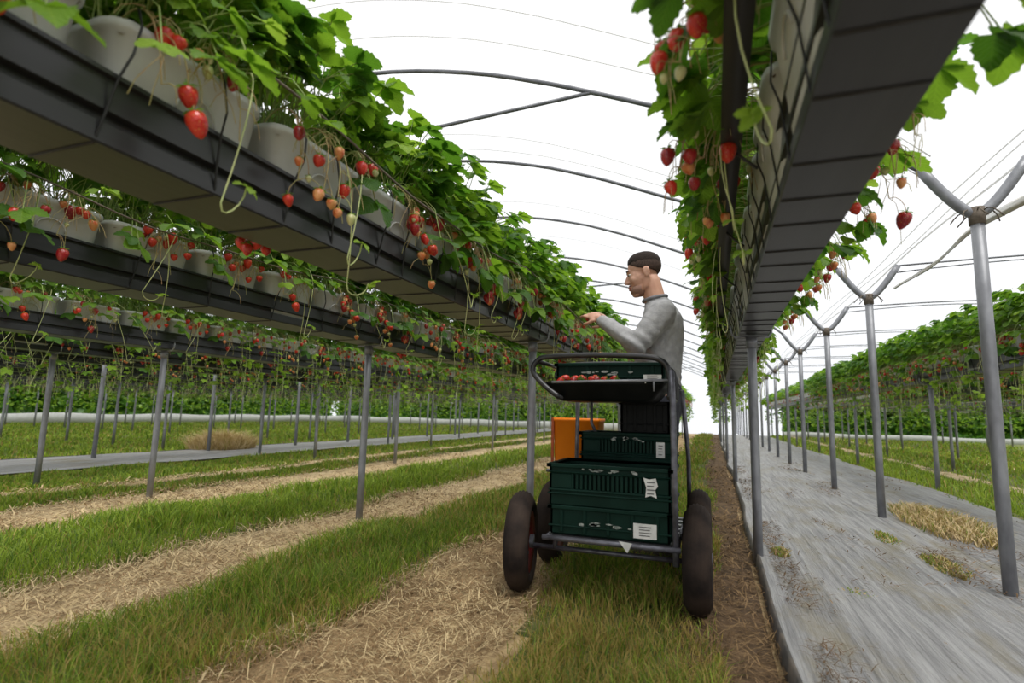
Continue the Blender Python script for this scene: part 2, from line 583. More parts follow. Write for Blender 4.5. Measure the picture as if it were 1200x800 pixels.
# matting sheets
def matting(name, x0, x1, label, y0=0.3, y1=30.3):
    mb = MB()
    ysm = np.unique(np.round(np.concatenate([np.arange(y0, 9, 0.08), np.arange(9, y1, 0.6)]), 3))
    k = 46 if x0 > -2 else 14
    xm = np.linspace(x0, x1, k)
    Xm, Ym = np.meshgrid(xm, ysm)
    Zm = 0.035 + ground_z(Xm, Ym) * 0.5 + 0.012 * (fbm(Xm * 3.5, Ym * 0.55, 21) - 0.5) * 2 + 0.006 * np.sin(Xm * 23 + 2.0 * vnoise(Ym * 0.8, Xm, 5) * 6)
    e = np.clip(1 - (Xm - x0) / 0.10, 0, 1)
    Zm += (0.035 if x0 > -2 else 0.0) * e * (0.4 + 0.6 * vnoise(Ym * 1.5, Xm * 0, 8))
    Xm = Xm + (vnoise(Ym * 0.9, Xm * 0, 11) - 0.5) * 0.05 * (e + np.clip(1 - (x1 - Xm) / 0.3, 0, 1) * 3)
    Fm = [(j * k + i, j * k + i + 1, (j + 1) * k + i + 1, (j + 1) * k + i) for j in range(len(ysm) - 1) for i in range(k - 1)]
    top = np.stack([Xm.ravel(), Ym.ravel(), Zm.ravel()], 1)
    mb.add(top, Fm, 0)
    root = obj(name, mb.mesh(name, ['matting']), label=label, category='ground sheet')
    eb = MB()
    edge = np.stack([Xm[:, 0], ysm, Zm[:, 0]], 1)
    secs = []
    low = edge.copy()
    low[:, 2] = ground_z(edge[:, 0], ysm) - 0.01
    low[:, 0] -= 0.012
    up_ = edge.copy()
    up_[:, 2] += 0.006
    inn = edge.copy()
    inn[:, 0] += 0.012
    inn[:, 2] += 0.004
    n = len(ysm)
    V = np.concatenate([low, up_, inn])
    Fe = [(j, j + 1, n + j + 1, n + j) for j in range(n - 1)] + [(n + j, n + j + 1, 2 * n + j + 1, 2 * n + j) for j in range(n - 1)]
    eb.add(V, Fe, 0)
    obj('folded_edge', eb.mesh('folded_edge', ['mat_edge']), root, label='dark upturned edge')
    return root


matting('ground_matting', 0.22, 2.42, 'grey woven ground matting beside the trolley lane, strewn with straw')
matting('ground_matting', -8.85, -7.2, 'strip of grey ground matting far across the grass behind many posts')


# ------------------------------------------------------------------ grass and straw
def blades(xy, h, wd, lean, mats_idx, zfun=ground_z, bendy=0.5):
    """vectorised grass blades: 5 verts, 2 faces each"""
    n = len(xy)
    az = rng.uniform(0, 2 * PI, n)
    dirx, diry = np.cos(az), np.sin(az)
    az2 = rng.uniform(0, 2 * PI, n)
    wx, wy = np.cos(az2), np.sin(az2)
    z0 = zfun(xy[:, 0], xy[:, 1]) - 0.005
    B = np.stack([xy[:, 0], xy[:, 1], z0], 1)
    Wd = np.stack([wx, wy, np.zeros(n)], 1) * (wd / 2)[:, None]
    D = np.stack([dirx, diry, np.zeros(n)], 1)
    mid = B + D * (lean * h * 0.35)[:, None] + np.array([0, 0, 1.0]) * (h * 0.6)[:, None]
    tip = B + D * (lean * h)[:, None] + np.array([0, 0, 1.0]) * (h * (1 - bendy * lean * 0.4))[:, None]
    V = np.stack([B - Wd, B + Wd, mid + Wd * 0.75, mid - Wd * 0.75, tip], 1).reshape(-1, 3)
    return V, mats_idx


def blade_mesh(name, V, mi, mats):
    n = len(V) // 5
    me = bpy.data.meshes.new(name)
    base = (np.arange(n) * 5)[:, None]
    q = base + np.array([0, 1, 2, 3])
    t = base + np.array([3, 2, 4])
    loops = np.concatenate([q, t], 1).ravel().astype(np.int32)
    me.vertices.add(len(V))
    me.vertices.foreach_set('co', V.ravel())
    me.loops.add(len(loops))
    me.loops.foreach_set('vertex_index', loops)
    me.polygons.add(2 * n)
    st = (np.arange(n) * 7)[:, None] + np.array([0, 4])
    me.polygons.foreach_set('loop_start', st.ravel().astype(np.int32))
    me.polygons.foreach_set('material_index', np.repeat(mi, 2).astype(np.int32))
    for k in mats:
        me.materials.append(M[k])
    me.update(calc_edges=True)
    return me


def scatter(x0, x1, bands):
    out = []
    for ya, yb, dens in bands:
        n = int(abs(x1 - x0) * (yb - ya) * dens)
        p = np.stack([rng.uniform(x0, x1, n), rng.uniform(ya, yb, n)], 1)
        out.append(p)
    P = np.concatenate(out)
    P3 = np.concatenate([P, np.zeros((len(P), 1))], 1)
    return P[in_frame(P3, 60)]


GB = [(0.7, 2.2, 9000), (2.2, 4, 5500), (4, 7, 2200), (7, 14, 600), (14, 30.3, 150)]


def grass_strip(x0, x1, h, dry, label, bands=GB, bright=0.3, edge=0.16, hole=0.0):
    P = scatter(x0 - 0.06, x1 + 0.06, bands)
    x, y = P[:, 0], P[:, 1]
    wob = (vnoise(y * 1.1, x * 0, 31) - 0.5) * 0.34 + (vnoise(y * 3.1, x * 0, 35) - 0.5) * 0.14
    e = np.minimum(x - x0 + wob, x1 - x - wob + (vnoise(y * 2.1, x * 0, 33) - 0.5) * 0.2)
    keep = rng.random(len(P)) < np.clip((e + 0.05) / edge, 0, 1)
    pn = fbm(x * 2.6, y * 1.6, 41)
    if hole:
        keep &= rng.random(len(P)) < np.clip((pn - hole) / 0.12, 0.05, 1)
    P, e, pn = P[keep], e[keep], pn[keep]
    n = len(P)
    d = np.hypot(P[:, 0], P[:, 1])
    tuft = 0.25 + 1.5 * fbm(P[:, 0] * 3.8, P[:, 1] * 3.0, 51)
    hh = h * tuft * rng.uniform(0.6, 1.25, n) * np.clip(0.5 + e / 0.35, 0.5, 1.0)
    wd = 0.0032 * np.clip(d / 2.2, 1, 9) * rng.uniform(0.7, 1.4, n)
    r = rng.random(n)
    dp = dry * (0.35 + 1.5 * np.clip(fbm(P[:, 0] * 1.9, P[:, 1] * 1.3, 61) - 0.25, 0, 1)) * np.where(P[:, 1] < 2.4, 1.3, 1.0)
    mi = np.where(r < dp, 2, np.where(rng.random(n) < bright, 3, np.where(rng.random(n) < 0.45, 1, 0)))
    V, mi = blades(P, hh, wd, rng.uniform(0.15, 1.0, n), mi)
    obj('grass', blade_mesh('grass', V, mi, ['grass1', 'grass2', 'grass3', 'grass4']), kind='stuff', label=label, category='grass')


GB2 = [(1.0, 4, 3500), (4, 7, 1700), (7, 14, 520), (14, 30.3, 130)]
grass_strip(-0.80, -0.04, 0.085, 0.50, 'grass strip under the trolley between its wheels', bright=0.28)
grass_strip(-2.28, -1.42, 0.10, 0.36, 'grass strip between the two straw lanes next to the trolley', bright=0.25)
grass_strip(-4.15, -2.85, 0.105, 0.08, 'wide bright green grass strip past the second straw lane', GB2, bright=0.5)
grass_strip(-5.55, -4.92, 0.07, 0.30, 'narrow grass ridge just past the pale third lane', GB2, bright=0.4)
grass_strip(-7.25, -5.85, 0.07, 0.22, 'grass strip along the near edge of the far matting', GB2, bright=0.4)
grass_strip(-23.6, -8.8, 0.09, 0.15, 'far grass beyond the distant grey matting', [(3, 9, 420), (9, 20, 180), (20, 30.3, 60)], bright=0.45)
grass_strip(2.42, 3.4, 0.11, 0.08, 'bright grass strip along the outer edge of the grey matting', GB2, bright=0.55)
grass_strip(3.7, 11, 0.09, 0.2, 'grass further out past the matting and its straw line', [(8, 20, 260), (20, 30.3, 80)], bright=0.45)


def straw_strip(x0, x1, label, dens, dark, h0=0.03, bands=None, patches=None, zoff=0.0, lmax=1.0, name='straw', mats=('straw', 'straw_dark')):
    bands = bands or [(0.6, 2.5, dens), (2.5, 5, dens * 0.6), (5, 10, dens * 0.2), (10, 25, dens * 0.03)]
    P = scatter(x0, x1, bands)
    if patches is not None:
        P = P[rng.random(len(P)) < patches(P[:, 0], P[:, 1])]
    n = len(P)
    d = np.hypot(P[:, 0], P[:, 1])
    L = rng.uniform(0.03, 0.11, n) * lmax
    wd = 0.0024 * np.clip(d / 2.2, 1, 6) * rng.uniform(0.7, 1.5, n)
    az = rng.uniform(0, 2 * PI, n)
    D = np.stack([np.cos(az), np.sin(az), rng.uniform(-0.25, 0.35, n)], 1) * L[:, None]
    z0 = ground_z(P[:, 0], P[:, 1]) + zoff + rng.uniform(0.002, h0, n)
    B = np.stack([P[:, 0], P[:, 1], z0], 1)
    Wn = np.stack([-np.sin(az), np.cos(az), np.zeros(n)], 1) * (wd / 2)[:, None]
    mid = B + D * 0.5 + np.array([0, 0, 1]) * (L * 0.08)[:, None]
    V = np.stack([B - Wn, B + Wn, mid + Wn, mid - Wn, B + D], 1).reshape(-1, 3)
    mi = (rng.random(n) < dark * (0.3 + 1.4 * fbm(P[:, 0] * 2.2, P[:, 1] * 1.6, 71))).astype(int)
    obj(name, blade_mesh(name, V, mi, list(mats)), kind='stuff', label=label, category='straw')


straw_strip(-1.5, -0.72, 'loose straw on the lane in front of the trolley wheel with red rim', 6500, 0.62)
straw_strip(-0.10, 0.22, 'dark old straw on the soil along the matting edge', 3600, 0.45, mats=('straw_old', 'straw_dark'))
straw_strip(-2.98, -2.12, 'pale straw on the lane past the first grass strip', 4600, 0.35)
straw_strip(-5.0, -4.1, 'pale straw on the third lane around a row of posts', 2600, 0.35)
straw_strip(-5.88, -5.5, 'thin straw line between two far grass strips', 2200, 0.3)
straw_strip(0.28, 2.5, 'scattered straw and dirt lying on the grey matting', 5200, 0.9, 0.012, lmax=0.55, mats=('straw_dark', 'straw_old'),
            patches=lambda x, y: 0.5 * np.clip((fbm(x * 2.6, y * 0.9, 81) - 0.60) * 5, 0, 1) + 0.004 + 0.9 * np.exp(-((x - 0.33) / 0.07) ** 2) * (vnoise(y * 2, x * 0, 5) > 0.4)
            + 0.9 * np.exp(-((x - 1.22 - 0.06 * np.sin(y * 1.7)) / 0.10) ** 2) * np.clip((vnoise(y * 1.3, x * 0, 15) - 0.35) * 3, 0, 1), zoff=0.045)


# clumps of dry grass
def clump(cx, cy, rx, ry, n, h, label, mats_p, z0=0.0):
    ang, rr = rng.uniform(0, 2 * PI, n), np.sqrt(rng.random(n))
    P = np.stack([cx + rx * rr * np.cos(ang), cy + ry * rr * np.sin(ang)], 1)
    hh = h * rng.uniform(0.5, 1.2, n) * (1 - 0.45 * rr)
    wd = rng.uniform(0.005, 0.010, n)
    mi = np.array(rng.choice(4, n, p=mats_p))
    V, mi = blades(P, hh, wd, rng.uniform(0.4, 1.4, n), mi, lambda a, b: np.full(len(a), z0))
    V[:, 2] = np.maximum(V[:, 2], z0 - 0.005)
    me = blade_mesh('dry_grass_clump', V - np.array([cx, cy, z0]), mi, ['grass1', 'grass2', 'grass3', 'straw'])
    obj('dry_grass_clump', me, None, (cx, cy, z0), label=label, category='grass clump')


clump(1.66, 5.35, 0.26, 0.85, 2600, 0.16, 'straw-yellow tuft of dry grass growing through the grey matting between two tall posts', [0.08, 0.02, 0.25, 0.65], 0.03)
clump(-8.75, 8.0, 0.50, 0.6, 4500, 0.52, 'ochre bush of dry grass on the far matting behind the left rows', [0.01, 0.01, 0.33, 0.65])
clump(1.2, 3.85, 0.08, 0.28, 500, 0.05, 'low dry weed patch on the matting beside the big tall post', [0.3, 0.1, 0.4, 0.2], 0.03)
clump(1.10, 4.55, 0.07, 0.30, 420, 0.035, 'flat mossy weed patch on the matting between the two closest tall posts', [0.35, 0.15, 0.4, 0.1], 0.03)
clump(0.62, 3.05, 0.10, 0.10, 160, 0.03, 'tiny weed patch in the middle of the matting', [0.4, 0.1, 0.4, 0.1], 0.03)
clump(1.62, 3.05, 0.16, 0.22, 700, 0.04, 'flattened dry grass on the matting beside the tall post at the picture edge', [0.12, 0.05, 0.35, 0.48], 0.03)
clump(0.36, 3.75, 0.05, 0.12, 260, 0.05, 'small dry weed patch on the matting at the gutter post foot', [0.3, 0.1, 0.4, 0.2], 0.03)

# ------------------------------------------------------------------ rows
GZ = 1.312                       # underside of the gutters
ROWS = [  # x, name used in labels, y_start, sort key
    ('R1', 0.232, 'in the row along the matting edge'),
    ('L1', -1.19, 'in the row being picked'),
    ('L2', -2.45, 'in the row behind the picked one'),
    ('L3', -4.62, 'in the second row behind the picked one'),
    ('L4', -6.13, 'in the third row behind the picked one'),
    ('L5', -7.30, 'in the fourth row behind the picked one'),
    ('F1', -9.60, 'in the first row past the far matting'),
    ('F2', -10.95, 'in the second row past the far matting'),
    ('F3', -12.3, 'in the third row past the far matting'),
    ('F4', -14.5, 'in the fourth row past the far matting'),
    ('F5', -16.0, 'in the fifth row past the far matting'),
    ('F6', -17.3, 'in the sixth row past the far matting'),
    ('F7', -19.0, 'in the seventh row past the far matting'),
    ('F8', -20.5, 'in the eighth row past the far matting'),
    ('F9', -22.0, 'in the ninth row past the far matting'),
    ('R2', 2.52, 'in the first row across the matting'),
    ('R3', 3.95, 'in the second row across the matting'),
    ('R4', 5.2, 'in the third row across the matting'),
    ('R5', 7.3, 'in the fourth row across the matting'),
    ('R6', 8.75, 'in the fifth row across the matting'),
    ('R7', 10.2, 'in the sixth row across the matting'),
    ('R8', 12.4, 'in the seventh row across the matting'),
]
ROWEND = 29.4

half = [(0.098, 0.0), (0.101, 0.004), (0.097, 0.046), (0.084, 0.050), (0.084, 0.066), (0.103, 0.070), (0.098, 0.136), (0.110, 0.138), (0.110, 0.147), (0.100, 0.147),
        (0.094, 0.074), (0.078, 0.072), (0.078, 0.044), (0.090, 0.040), (0.090, 0.006)]
prof = [(x, z) for x, z in half] + [(-x, z) for x, z in reversed(half)]


def gutter_mesh(y0, y1, seg=1.97):
    mb = MB()
    yy = np.arange(y0, y1 + 0.01, seg)
    n = len(prof)
    V, F = [], []
    outer_n = 9
    for y in yy:
        V += [(x, y, z) for x, z in prof]
    # outer skin and inner skin form one closed loop: out-right, in-right .. in-left, out-left
    for j in range(len(yy) - 1):
        for s in range(n):
            t = (s + 1) % n
            F.append((j * n + s, j * n + t, (j + 1) * n + t, (j + 1) * n + s))
    F.append(tuple(range(n - 1, -1, -1)))
    F.append(tuple((len(yy) - 1) * n + s for s in range(n)))
    mb.add(V, F, 0)
    return mb.mesh('gutter', ['gutter'], smooth=False)


def cord_mesh(seed):
    r = random.Random(seed)
    mb = MB()
    s1, s2 = r.uniform(-0.05, 0.05), r.uniform(-0.05, 0.05)
    pts = [(0.105, s1, 0.31), (0.128, s1 * 0.9, 0.26), (0.134, s1 * 0.6, 0.19), (0.116, s1 * 0.4, 0.14), (0.106, s1 * 0.2, 0.07), (0.1005, 0, 0.015), (0.096, 0, -0.001), (0, 0, -0.001),
           (-0.096, 0, -0.001), (-0.1005, 0, 0.015), (-0.106, s2 * 0.2, 0.07), (-0.116, s2 * 0.4, 0.14), (-0.134, s2 * 0.6, 0.19), (-0.128, s2 * 0.9, 0.26), (-0.105, s2, 0.31)]
    tube(mb, pts, 0.0028, 6)
    return mb.mesh('support_cord', ['cord'])


CORDS = [cord_mesh(i) for i in range(4)]
GUT_LAB = {
    'R1': 'dark grey gutter on posts overhead along the edge of the grey matting',
    'L1': 'big dark grey gutter crossing overhead, holding the plants the man picks',
    'L2': 'dark grey gutter in the row just behind the picked one',
    'R2': 'dark grey gutter in the first row across the grey matting',
}
gut_me = gutter_mesh(-1.2, ROWEND)
for key, x, ph in ROWS:
    lab = GUT_LAB.get(key, 'dark gutter on posts ' + ph)
    go = obj('gutter', gut_me, None, (x, 0, GZ), label=lab, category='gutter')
    if key == 'R1':
        go.scale.x = 0.80
    if key in ('R1', 'L1', 'L2', 'L3', 'R2'):
        y = {'R1': 0.33, 'L1': 0.25, 'L2': 0.8, 'L3': 1.9, 'R2': 5.6}[key]
        k = 0
        st = {'R1': 0.2, 'L1': 0.215, 'L2': 0.4, 'L3': 0.6, 'R2': 0.5}[key]
        while y < (11 if key != 'R2' else 14):
            obj('support_cord', CORDS[k % 4], go, (0, y + random.uniform(-0.04, 0.04), 0))
            y += st
            k += 1


# posts under the gutters
def post_mesh():
    mb = MB()
    tube(mb, [(0, 0, -0.05), (0, 0, 0.4), (0, 0, 0.9), (0, 0, GZ - 0.012)], 0.0255, 14)
    return mb.mesh('pole', ['galv'])


def cradle_mesh():
    mb = MB()
    tube(mb, [(0, 0, GZ - 0.075), (0, 0, GZ - 0.008)], 0.031, 14)
    tube(mb, [(-0.112, 0, GZ + 0.06), (-0.108, 0, GZ + 0.015), (-0.092, 0, GZ - 0.010), (0, 0, GZ - 0.012), (0.092, 0, GZ - 0.010), (0.108, 0, GZ + 0.015), (0.112, 0, GZ + 0.06)], 0.007, 8)
    tube(mb, [(0.028, 0, GZ - 0.045), (0.040, 0, GZ - 0.045)], 0.007, 6)
    return mb.mesh('cradle', ['galv'])


PM, CM = post_mesh(), cradle_mesh()
POSTY = 3.5
posts = []
for key, x, ph in ROWS:
    k = 0
    for i in range(0, 12):
        y = POSTY + 3.95 * i + {'R2': 0.6, 'R3': 0.5}.get(key, 0.0)
        if y > ROWEND or not (in_frame((x, y, 0.1), 10) or in_frame((x, y, 1.2), 10)):
            continue
        k += 1
        far = y > 24
        if key == 'R1' and k == 1:
            lab = 'thick grey gutter post standing on the matting edge, close to the trolley'
        elif key == 'L1' and k == 1:
            lab = 'grey gutter post behind the trolley wheel with red rim'
        elif far:
            lab = 'distant thin grey gutter post ' + ph
        else:
            lab = 'grey steel gutter post, %s in view %s' % (ORD[k], ph)
        p = empty('gutter_post', (x + (0.05 if key == 'L1' and k == 1 else random.uniform(-0.015, 0.015)), y, 0), label=lab, category='post', group='gutter posts ' + ph)
        obj('pole', PM, p)
        obj('cradle', CM, p)

# ------------------------------------------------------------------ tunnel frame
LEGY = [1.40, 3.36, 5.47, 7.39, 9.55, 11.35] + [11.35 + 1.98 * i for i in range(1, 17)]


def leg_mesh():
    mb = MB()
    tube(mb, [(0, 0, -0.05), (0, 0, 0.6), (0, 0, 1.2), (0, 0, 1.9)], 0.030, 14)
    return mb.mesh('pole', ['galv'])


def arm_mesh(s):
    mb = MB()
    tube(mb, bez((0.012 * s, 0, 1.90), (0.05 * s, 0, 1.915), (0.10 * s, 0, 1.96), (0.23 * s, 0, 2.17), 9), 0.026, 12)
    return mb.mesh('arm', ['galv'])


def knot_mesh():
    mb = MB()
    tube(mb, [(0, 0, 1.84), (0, 0, 1.93)], 0.036, 14)
    for a in range(7):
        t = a * 0.9
        tube(mb, bez((0.03 * math.cos(t), 0.03 * math.sin(t), 1.91), (0.06 * math.cos(t), 0.06 * math.sin(t), 1.93), (0.09 * math.cos(t), 0.08 * math.sin(t), 1.90), (0.11 * math.cos(t + 0.3), 0.10 * math.sin(t + 0.3), 1.86), 5), 0.0035, 5)
    return mb.mesh('tie_knot', ['rope'])


LM, AL, AR, KM = leg_mesh(), arm_mesh(-1), arm_mesh(1), knot_mesh()
LEGX = [(1.30, 'on the matting'), (-8.40, 'on the far strip of matting'), (11.0, 'far across the matting')]
for lx, ph in LEGX:
    k = 0
    for y in LEGY:
        if not (in_frame((lx, y, 0.1), 10) or in_frame((lx, y, 1.8), 10)):
            continue
        k += 1
        if y > 22:
            lab = 'distant thin Y-topped tunnel post ' + ph
        elif k == 1 and lx > 0 and lx < 2:
            lab = 'tall grey Y-topped tunnel post at the picture edge, thickest on the matting'
        else:
            lab = 'tall grey Y-topped tunnel post, %s in line %s' % (ORD[k], ph)
        p = empty('tunnel_post', (lx, y, 0), label=lab, category='post', group='tunnel posts ' + ph)
        obj('pole', LM, p)
        obj('arm', AL, p)
        obj('arm', AR, p)
        obj('tie_knot', KM, p)

HC = [(1.07, 2.17), (0.80, 2.40), (0.45, 2.62), (0.05, 2.83), (-0.33, 2.99), (-0.80, 3.19), (-1.2, 3.35), (-1.8, 3.55), (-2.6, 3.72), (-3.55, 3.78)]
HC = HC + [(-7.1 - x, z) for x, z in reversed(HC[:-1])]


def smooth_curve(P, n):
    P = np.array(P)
    t = np.arange(len(P))
    tt = np.linspace(0, len(P) - 1, n)
    out = []
    for u in tt:
        i = int(min(max(math.floor(u), 0), len(P) - 2))
        f = u - i
        p0, p1, p2, p3 = P[max(i - 1, 0)], P[i], P[i + 1], P[min(i + 2, len(P) - 1)]
        out.append(0.5 * ((2 * p1) + (-p0 + p2) * f + (2 * p0 - 5 * p1 + 4 * p2 - p3) * f * f + (-p0 + 3 * p1 - 3 * p2 + p3) * f ** 3))
    return np.array(out)


HS = smooth_curve(HC, 60)


def hoop_mesh(lean, tie):
    mb = MB()
    ly = lean * np.clip((1.07 - HS[:, 0]) / 1.2, 0, 1)
    ly = ly * np.clip((HS[:, 0] + 8.2) / 1.2, 0, 1)
    tube(mb, np.stack([HS[:, 0], ly, HS[:, 1]], 1), 0.0165, 10)
    return mb.mesh('hoop', ['hoop'])


def tie_mesh(lean):
    mb = MB()
    a = (-0.80, lean, 3.185)
    tube(mb, [a, (-2.0, lean, 3.13), (-3.55, lean, 3.10), (-5.1, lean, 3.13), (-6.3, lean, 3.185)], 0.014, 8)
    return mb.mesh('tie_bar', ['hoop'])


H0, HL, T0, TL = hoop_mesh(0, 0), hoop_mesh(0.36, 0), tie_mesh(0), tie_mesh(0.36)
for i, y in enumerate(LEGY[1:16]):
    lab = 'dark steel tunnel hoop arching over the picked rows, %s from the camera' % ORD[i + 1] if i < 9 else 'distant dark tunnel hoop far down the tunnel over the picked rows'
    h = obj('tunnel_hoop', HL if i == 0 else H0, None, (0, y, 0), label=lab, category='hoop', group='hoops over the picked rows')
    if i % 3 == 0:
        obj('tie_bar', TL if i == 0 else T0, h, (0, 0, 0))
# pale film ropes over the hoops
for i, (y, dz) in enumerate(((3.20, 0.28), (3.42, 0.12), (5.05, 0.12), (5.25, 0.04), (7.0, 0.1), (8.6, 0.1))):
    mb = MB()
    tube(mb, np.stack([HS[:, 0], np.zeros(len(HS)), HS[:, 1] + dz * np.sin(np.clip((1.07 - HS[:, 0]) / 9.24, 0, 1) * PI)], 1), 0.0035, 6)
    obj('film_rope', mb.mesh('film_rope', ['pale_rope']), None, (0, y, 0), label='thin pale rope arching over the tunnel, %s from the camera' % ORD[i + 1], category='rope', group='film ropes')

# cross ties from the arms of the posts on the matting towards the next tunnel
for i, y in enumerate(LEGY[1:9]):
    for j in range(2):
        mb = MB()
        t = np.linspace(0, 1, 18)
        xx = 0.23 + t * 4.6
        sag = 2.17 - 0.10 * t + (0.055 + 0.02 * j) * np.sin(t * PI * (1.6 + 0.5 * j)) - j * 0.05
        tube(mb, np.stack([xx, 0.04 * j * np.ones_like(t), sag], 1), 0.0075 - 0.002 * j, 6)
        obj('tie_wire', mb.mesh('tie_wire', ['hoop']), None, (1.30, y, 0),
            label='%s dark tie wire running outward from the arm of the %s tall post' % (('upper', 'lower')[j], ORD[i + 1]), category='wire', group='tie wires across the matting')

# furled film and ropes along the valley between the tunnels
mb = MB()
yy = np.linspace(1.6, 6.2, 60)
secs = []
for q, y in enumerate(yy):
    rr = 0.008 + 0.018 * vnoise(np.array([y * 2.2]), np.array([0.3]), 4)[0] * (1 if y < 4.6 else max(0.25, (6.4 - y) / 1.8))
    a = np.arange(12) * 2 * PI / 12
    wob = 1 + 0.35 * np.sin(a * 4 + y * 3)
    secs.append(np.stack([1.70 + 0.02 * math.sin(y * 4) + rr * 0.7 * wob * np.cos(a), np.full(12, y), 2.12 + 0.018 * math.sin(y * 3.1) + rr * wob * np.sin(a)], 1))
loft(mb, secs)
obj('furled_film', mb.mesh('furled_film', ['film']), label='rumpled whitish roll of tunnel film running along the post arms', category='plastic film')
for i, (x, z, r) in enumerate(((1.53, 2.19, 0.006), (1.46, 2.26, 0.004), (1.58, 2.30, 0.004))):
    mb = MB()
    tube(mb, [(x, y, z + 0.02 * math.sin(y * 1.6 + i)) for y in np.linspace(1.2, 30, 60)], r, 6)
    obj('film_rope', mb.mesh('film_rope', ['pale_rope']), label='%s pale rope strung lengthwise along the post arms over the matting' % ('lowest', 'middle', 'topmost')[i], category='rope', group='lengthwise ropes')

# black support strip beside the overhead gutter, thin ropes beside the picked gutter
mb = MB()
yy = np.linspace(-0.6, 30, 80)
secs = []
for y in yy:
    zc = 1.50 + 0.006 * math.sin(y * 2)
    secs.append(np.array([(0.032, y, zc), (0.082, y, zc - 0.004), (0.082, y, zc + 0.006), (0.032, y, zc + 0.010)]))
loft(mb, secs)
ss = obj('fruit_support_strip', mb.mesh('fruit_support_strip', ['strip']), label='flat black strip running beside the overhead gutter, holding its hanging fruit', category='support strip')
for k in range(12):
    mb = MB()
    y = 0.75 + 0.66 * k
    tube(mb, [(0.06, y, 1.492), (0.09, y, 1.46), (0.118, y + 0.01, 1.44)], 0.004, 6)
    obj('hook', mb.mesh('hook', ['strip']), ss)
for x, y0, y1, zz, lab in ((-0.985, 0.9, 8, 1.60, 'thin brown rope stretched along the trough tops of the picked row'), (-2.26, 0.9, 9, 1.61, 'thin brown rope along the trough tops behind the picked row')):
    mb = MB()
    tube(mb, [(x + 0.01 * math.sin(y * 5), y, zz + 0.03 * math.sin(y * 2.6) + 0.01 * math.sin(y * 7)) for y in np.linspace(y0, y1, 60)], 0.0038, 6)
    obj('support_rope', mb.mesh('support_rope', ['rope']), label=lab, category='rope')

# ------------------------------------------------------------------ strawberry plants
TROUGH_H = 0.27
LEAF_MATS = ['leaf', 'leaf_dark', 'leaf_light', 'petiole']


def leaflet(mb, base, d, nrm, L, W, mi, droop=0.25, fold=0.25, teeth=6, seed=0.0):
    """serrated leaflet: midrib plus two toothed margins"""
    d = d / np.linalg.norm(d)
    nrm = nrm - d * (nrm @ d)
    nrm /= np.linalg.norm(nrm) + 1e-9
    s = np.cross(d, nrm)
    N = teeth * 2 + 1
    u = np.linspace(0, 1, N)
    prof_w = np.sin(PI * np.clip(u * 0.93 + 0.05, 0, 1) ** 0.95) ** 0.75
    tooth = np.where(np.arange(N) % 2 == 1, 1.10, 0.93)
    back = np.where(np.arange(N) % 2 == 1, 0.035, -0.01)
    w_ = W * prof_w * tooth
    w_[0] *= 0.25
    w_[-1] *= 0.15
    zz = -droop * L * u ** 2
    rip = 0.05 * W * np.sin(u * 17 + seed * 6)
    mid = base + np.outer(u * L, d) + np.outer(zz, nrm)
    ml = base + np.outer((u + back) * L, d) + np.outer(zz + fold * w_ + rip, nrm) + np.outer(w_, s)
    mr = base + np.outer((u + back) * L, d) + np.outer(zz + fold * w_ - rip, nrm) - np.outer(w_, s)
    V = np.concatenate([mid, ml, mr])
    F = []
    for i in range(N - 1):
        F.append((i, i + 1, N + i + 1, N + i))
        F.append((i + 1, i, 2 * N + i, 2 * N + i + 1))
    uv = [(a, 0.5) for a in u] + [(a, 0.5 + 0.5 * pw) for a, pw in zip(u, prof_w)] + [(a, 0.5 - 0.5 * pw) for a, pw in zip(u, prof_w)]
    mb.add(V, F, mi, uv)


def trifoliate(mb, tip, out, nrm, size, mi, r, teeth=6):
    out = out / np.linalg.norm(out)
    nrm = nrm - out * (nrm @ out)
    nrm /= np.linalg.norm(nrm) + 1e-9
    s = np.cross(out, nrm)
    dr, fo = r.uniform(0.05, 0.5), r.uniform(0.05, 0.38)
    leaflet(mb, tip, out, nrm, size, size * 0.40, mi, dr, fo, teeth, r.random())
    for sg in (1, -1):
        dd = out * 0.36 + s * sg * 0.93 - nrm * r.uniform(0, 0.25)
        leaflet(mb, tip - out * 0.004, dd, nrm + s * sg * 0.12, size * 0.92, size * 0.38, mi, dr * r.uniform(0.7, 1.4), fo, teeth, r.random())


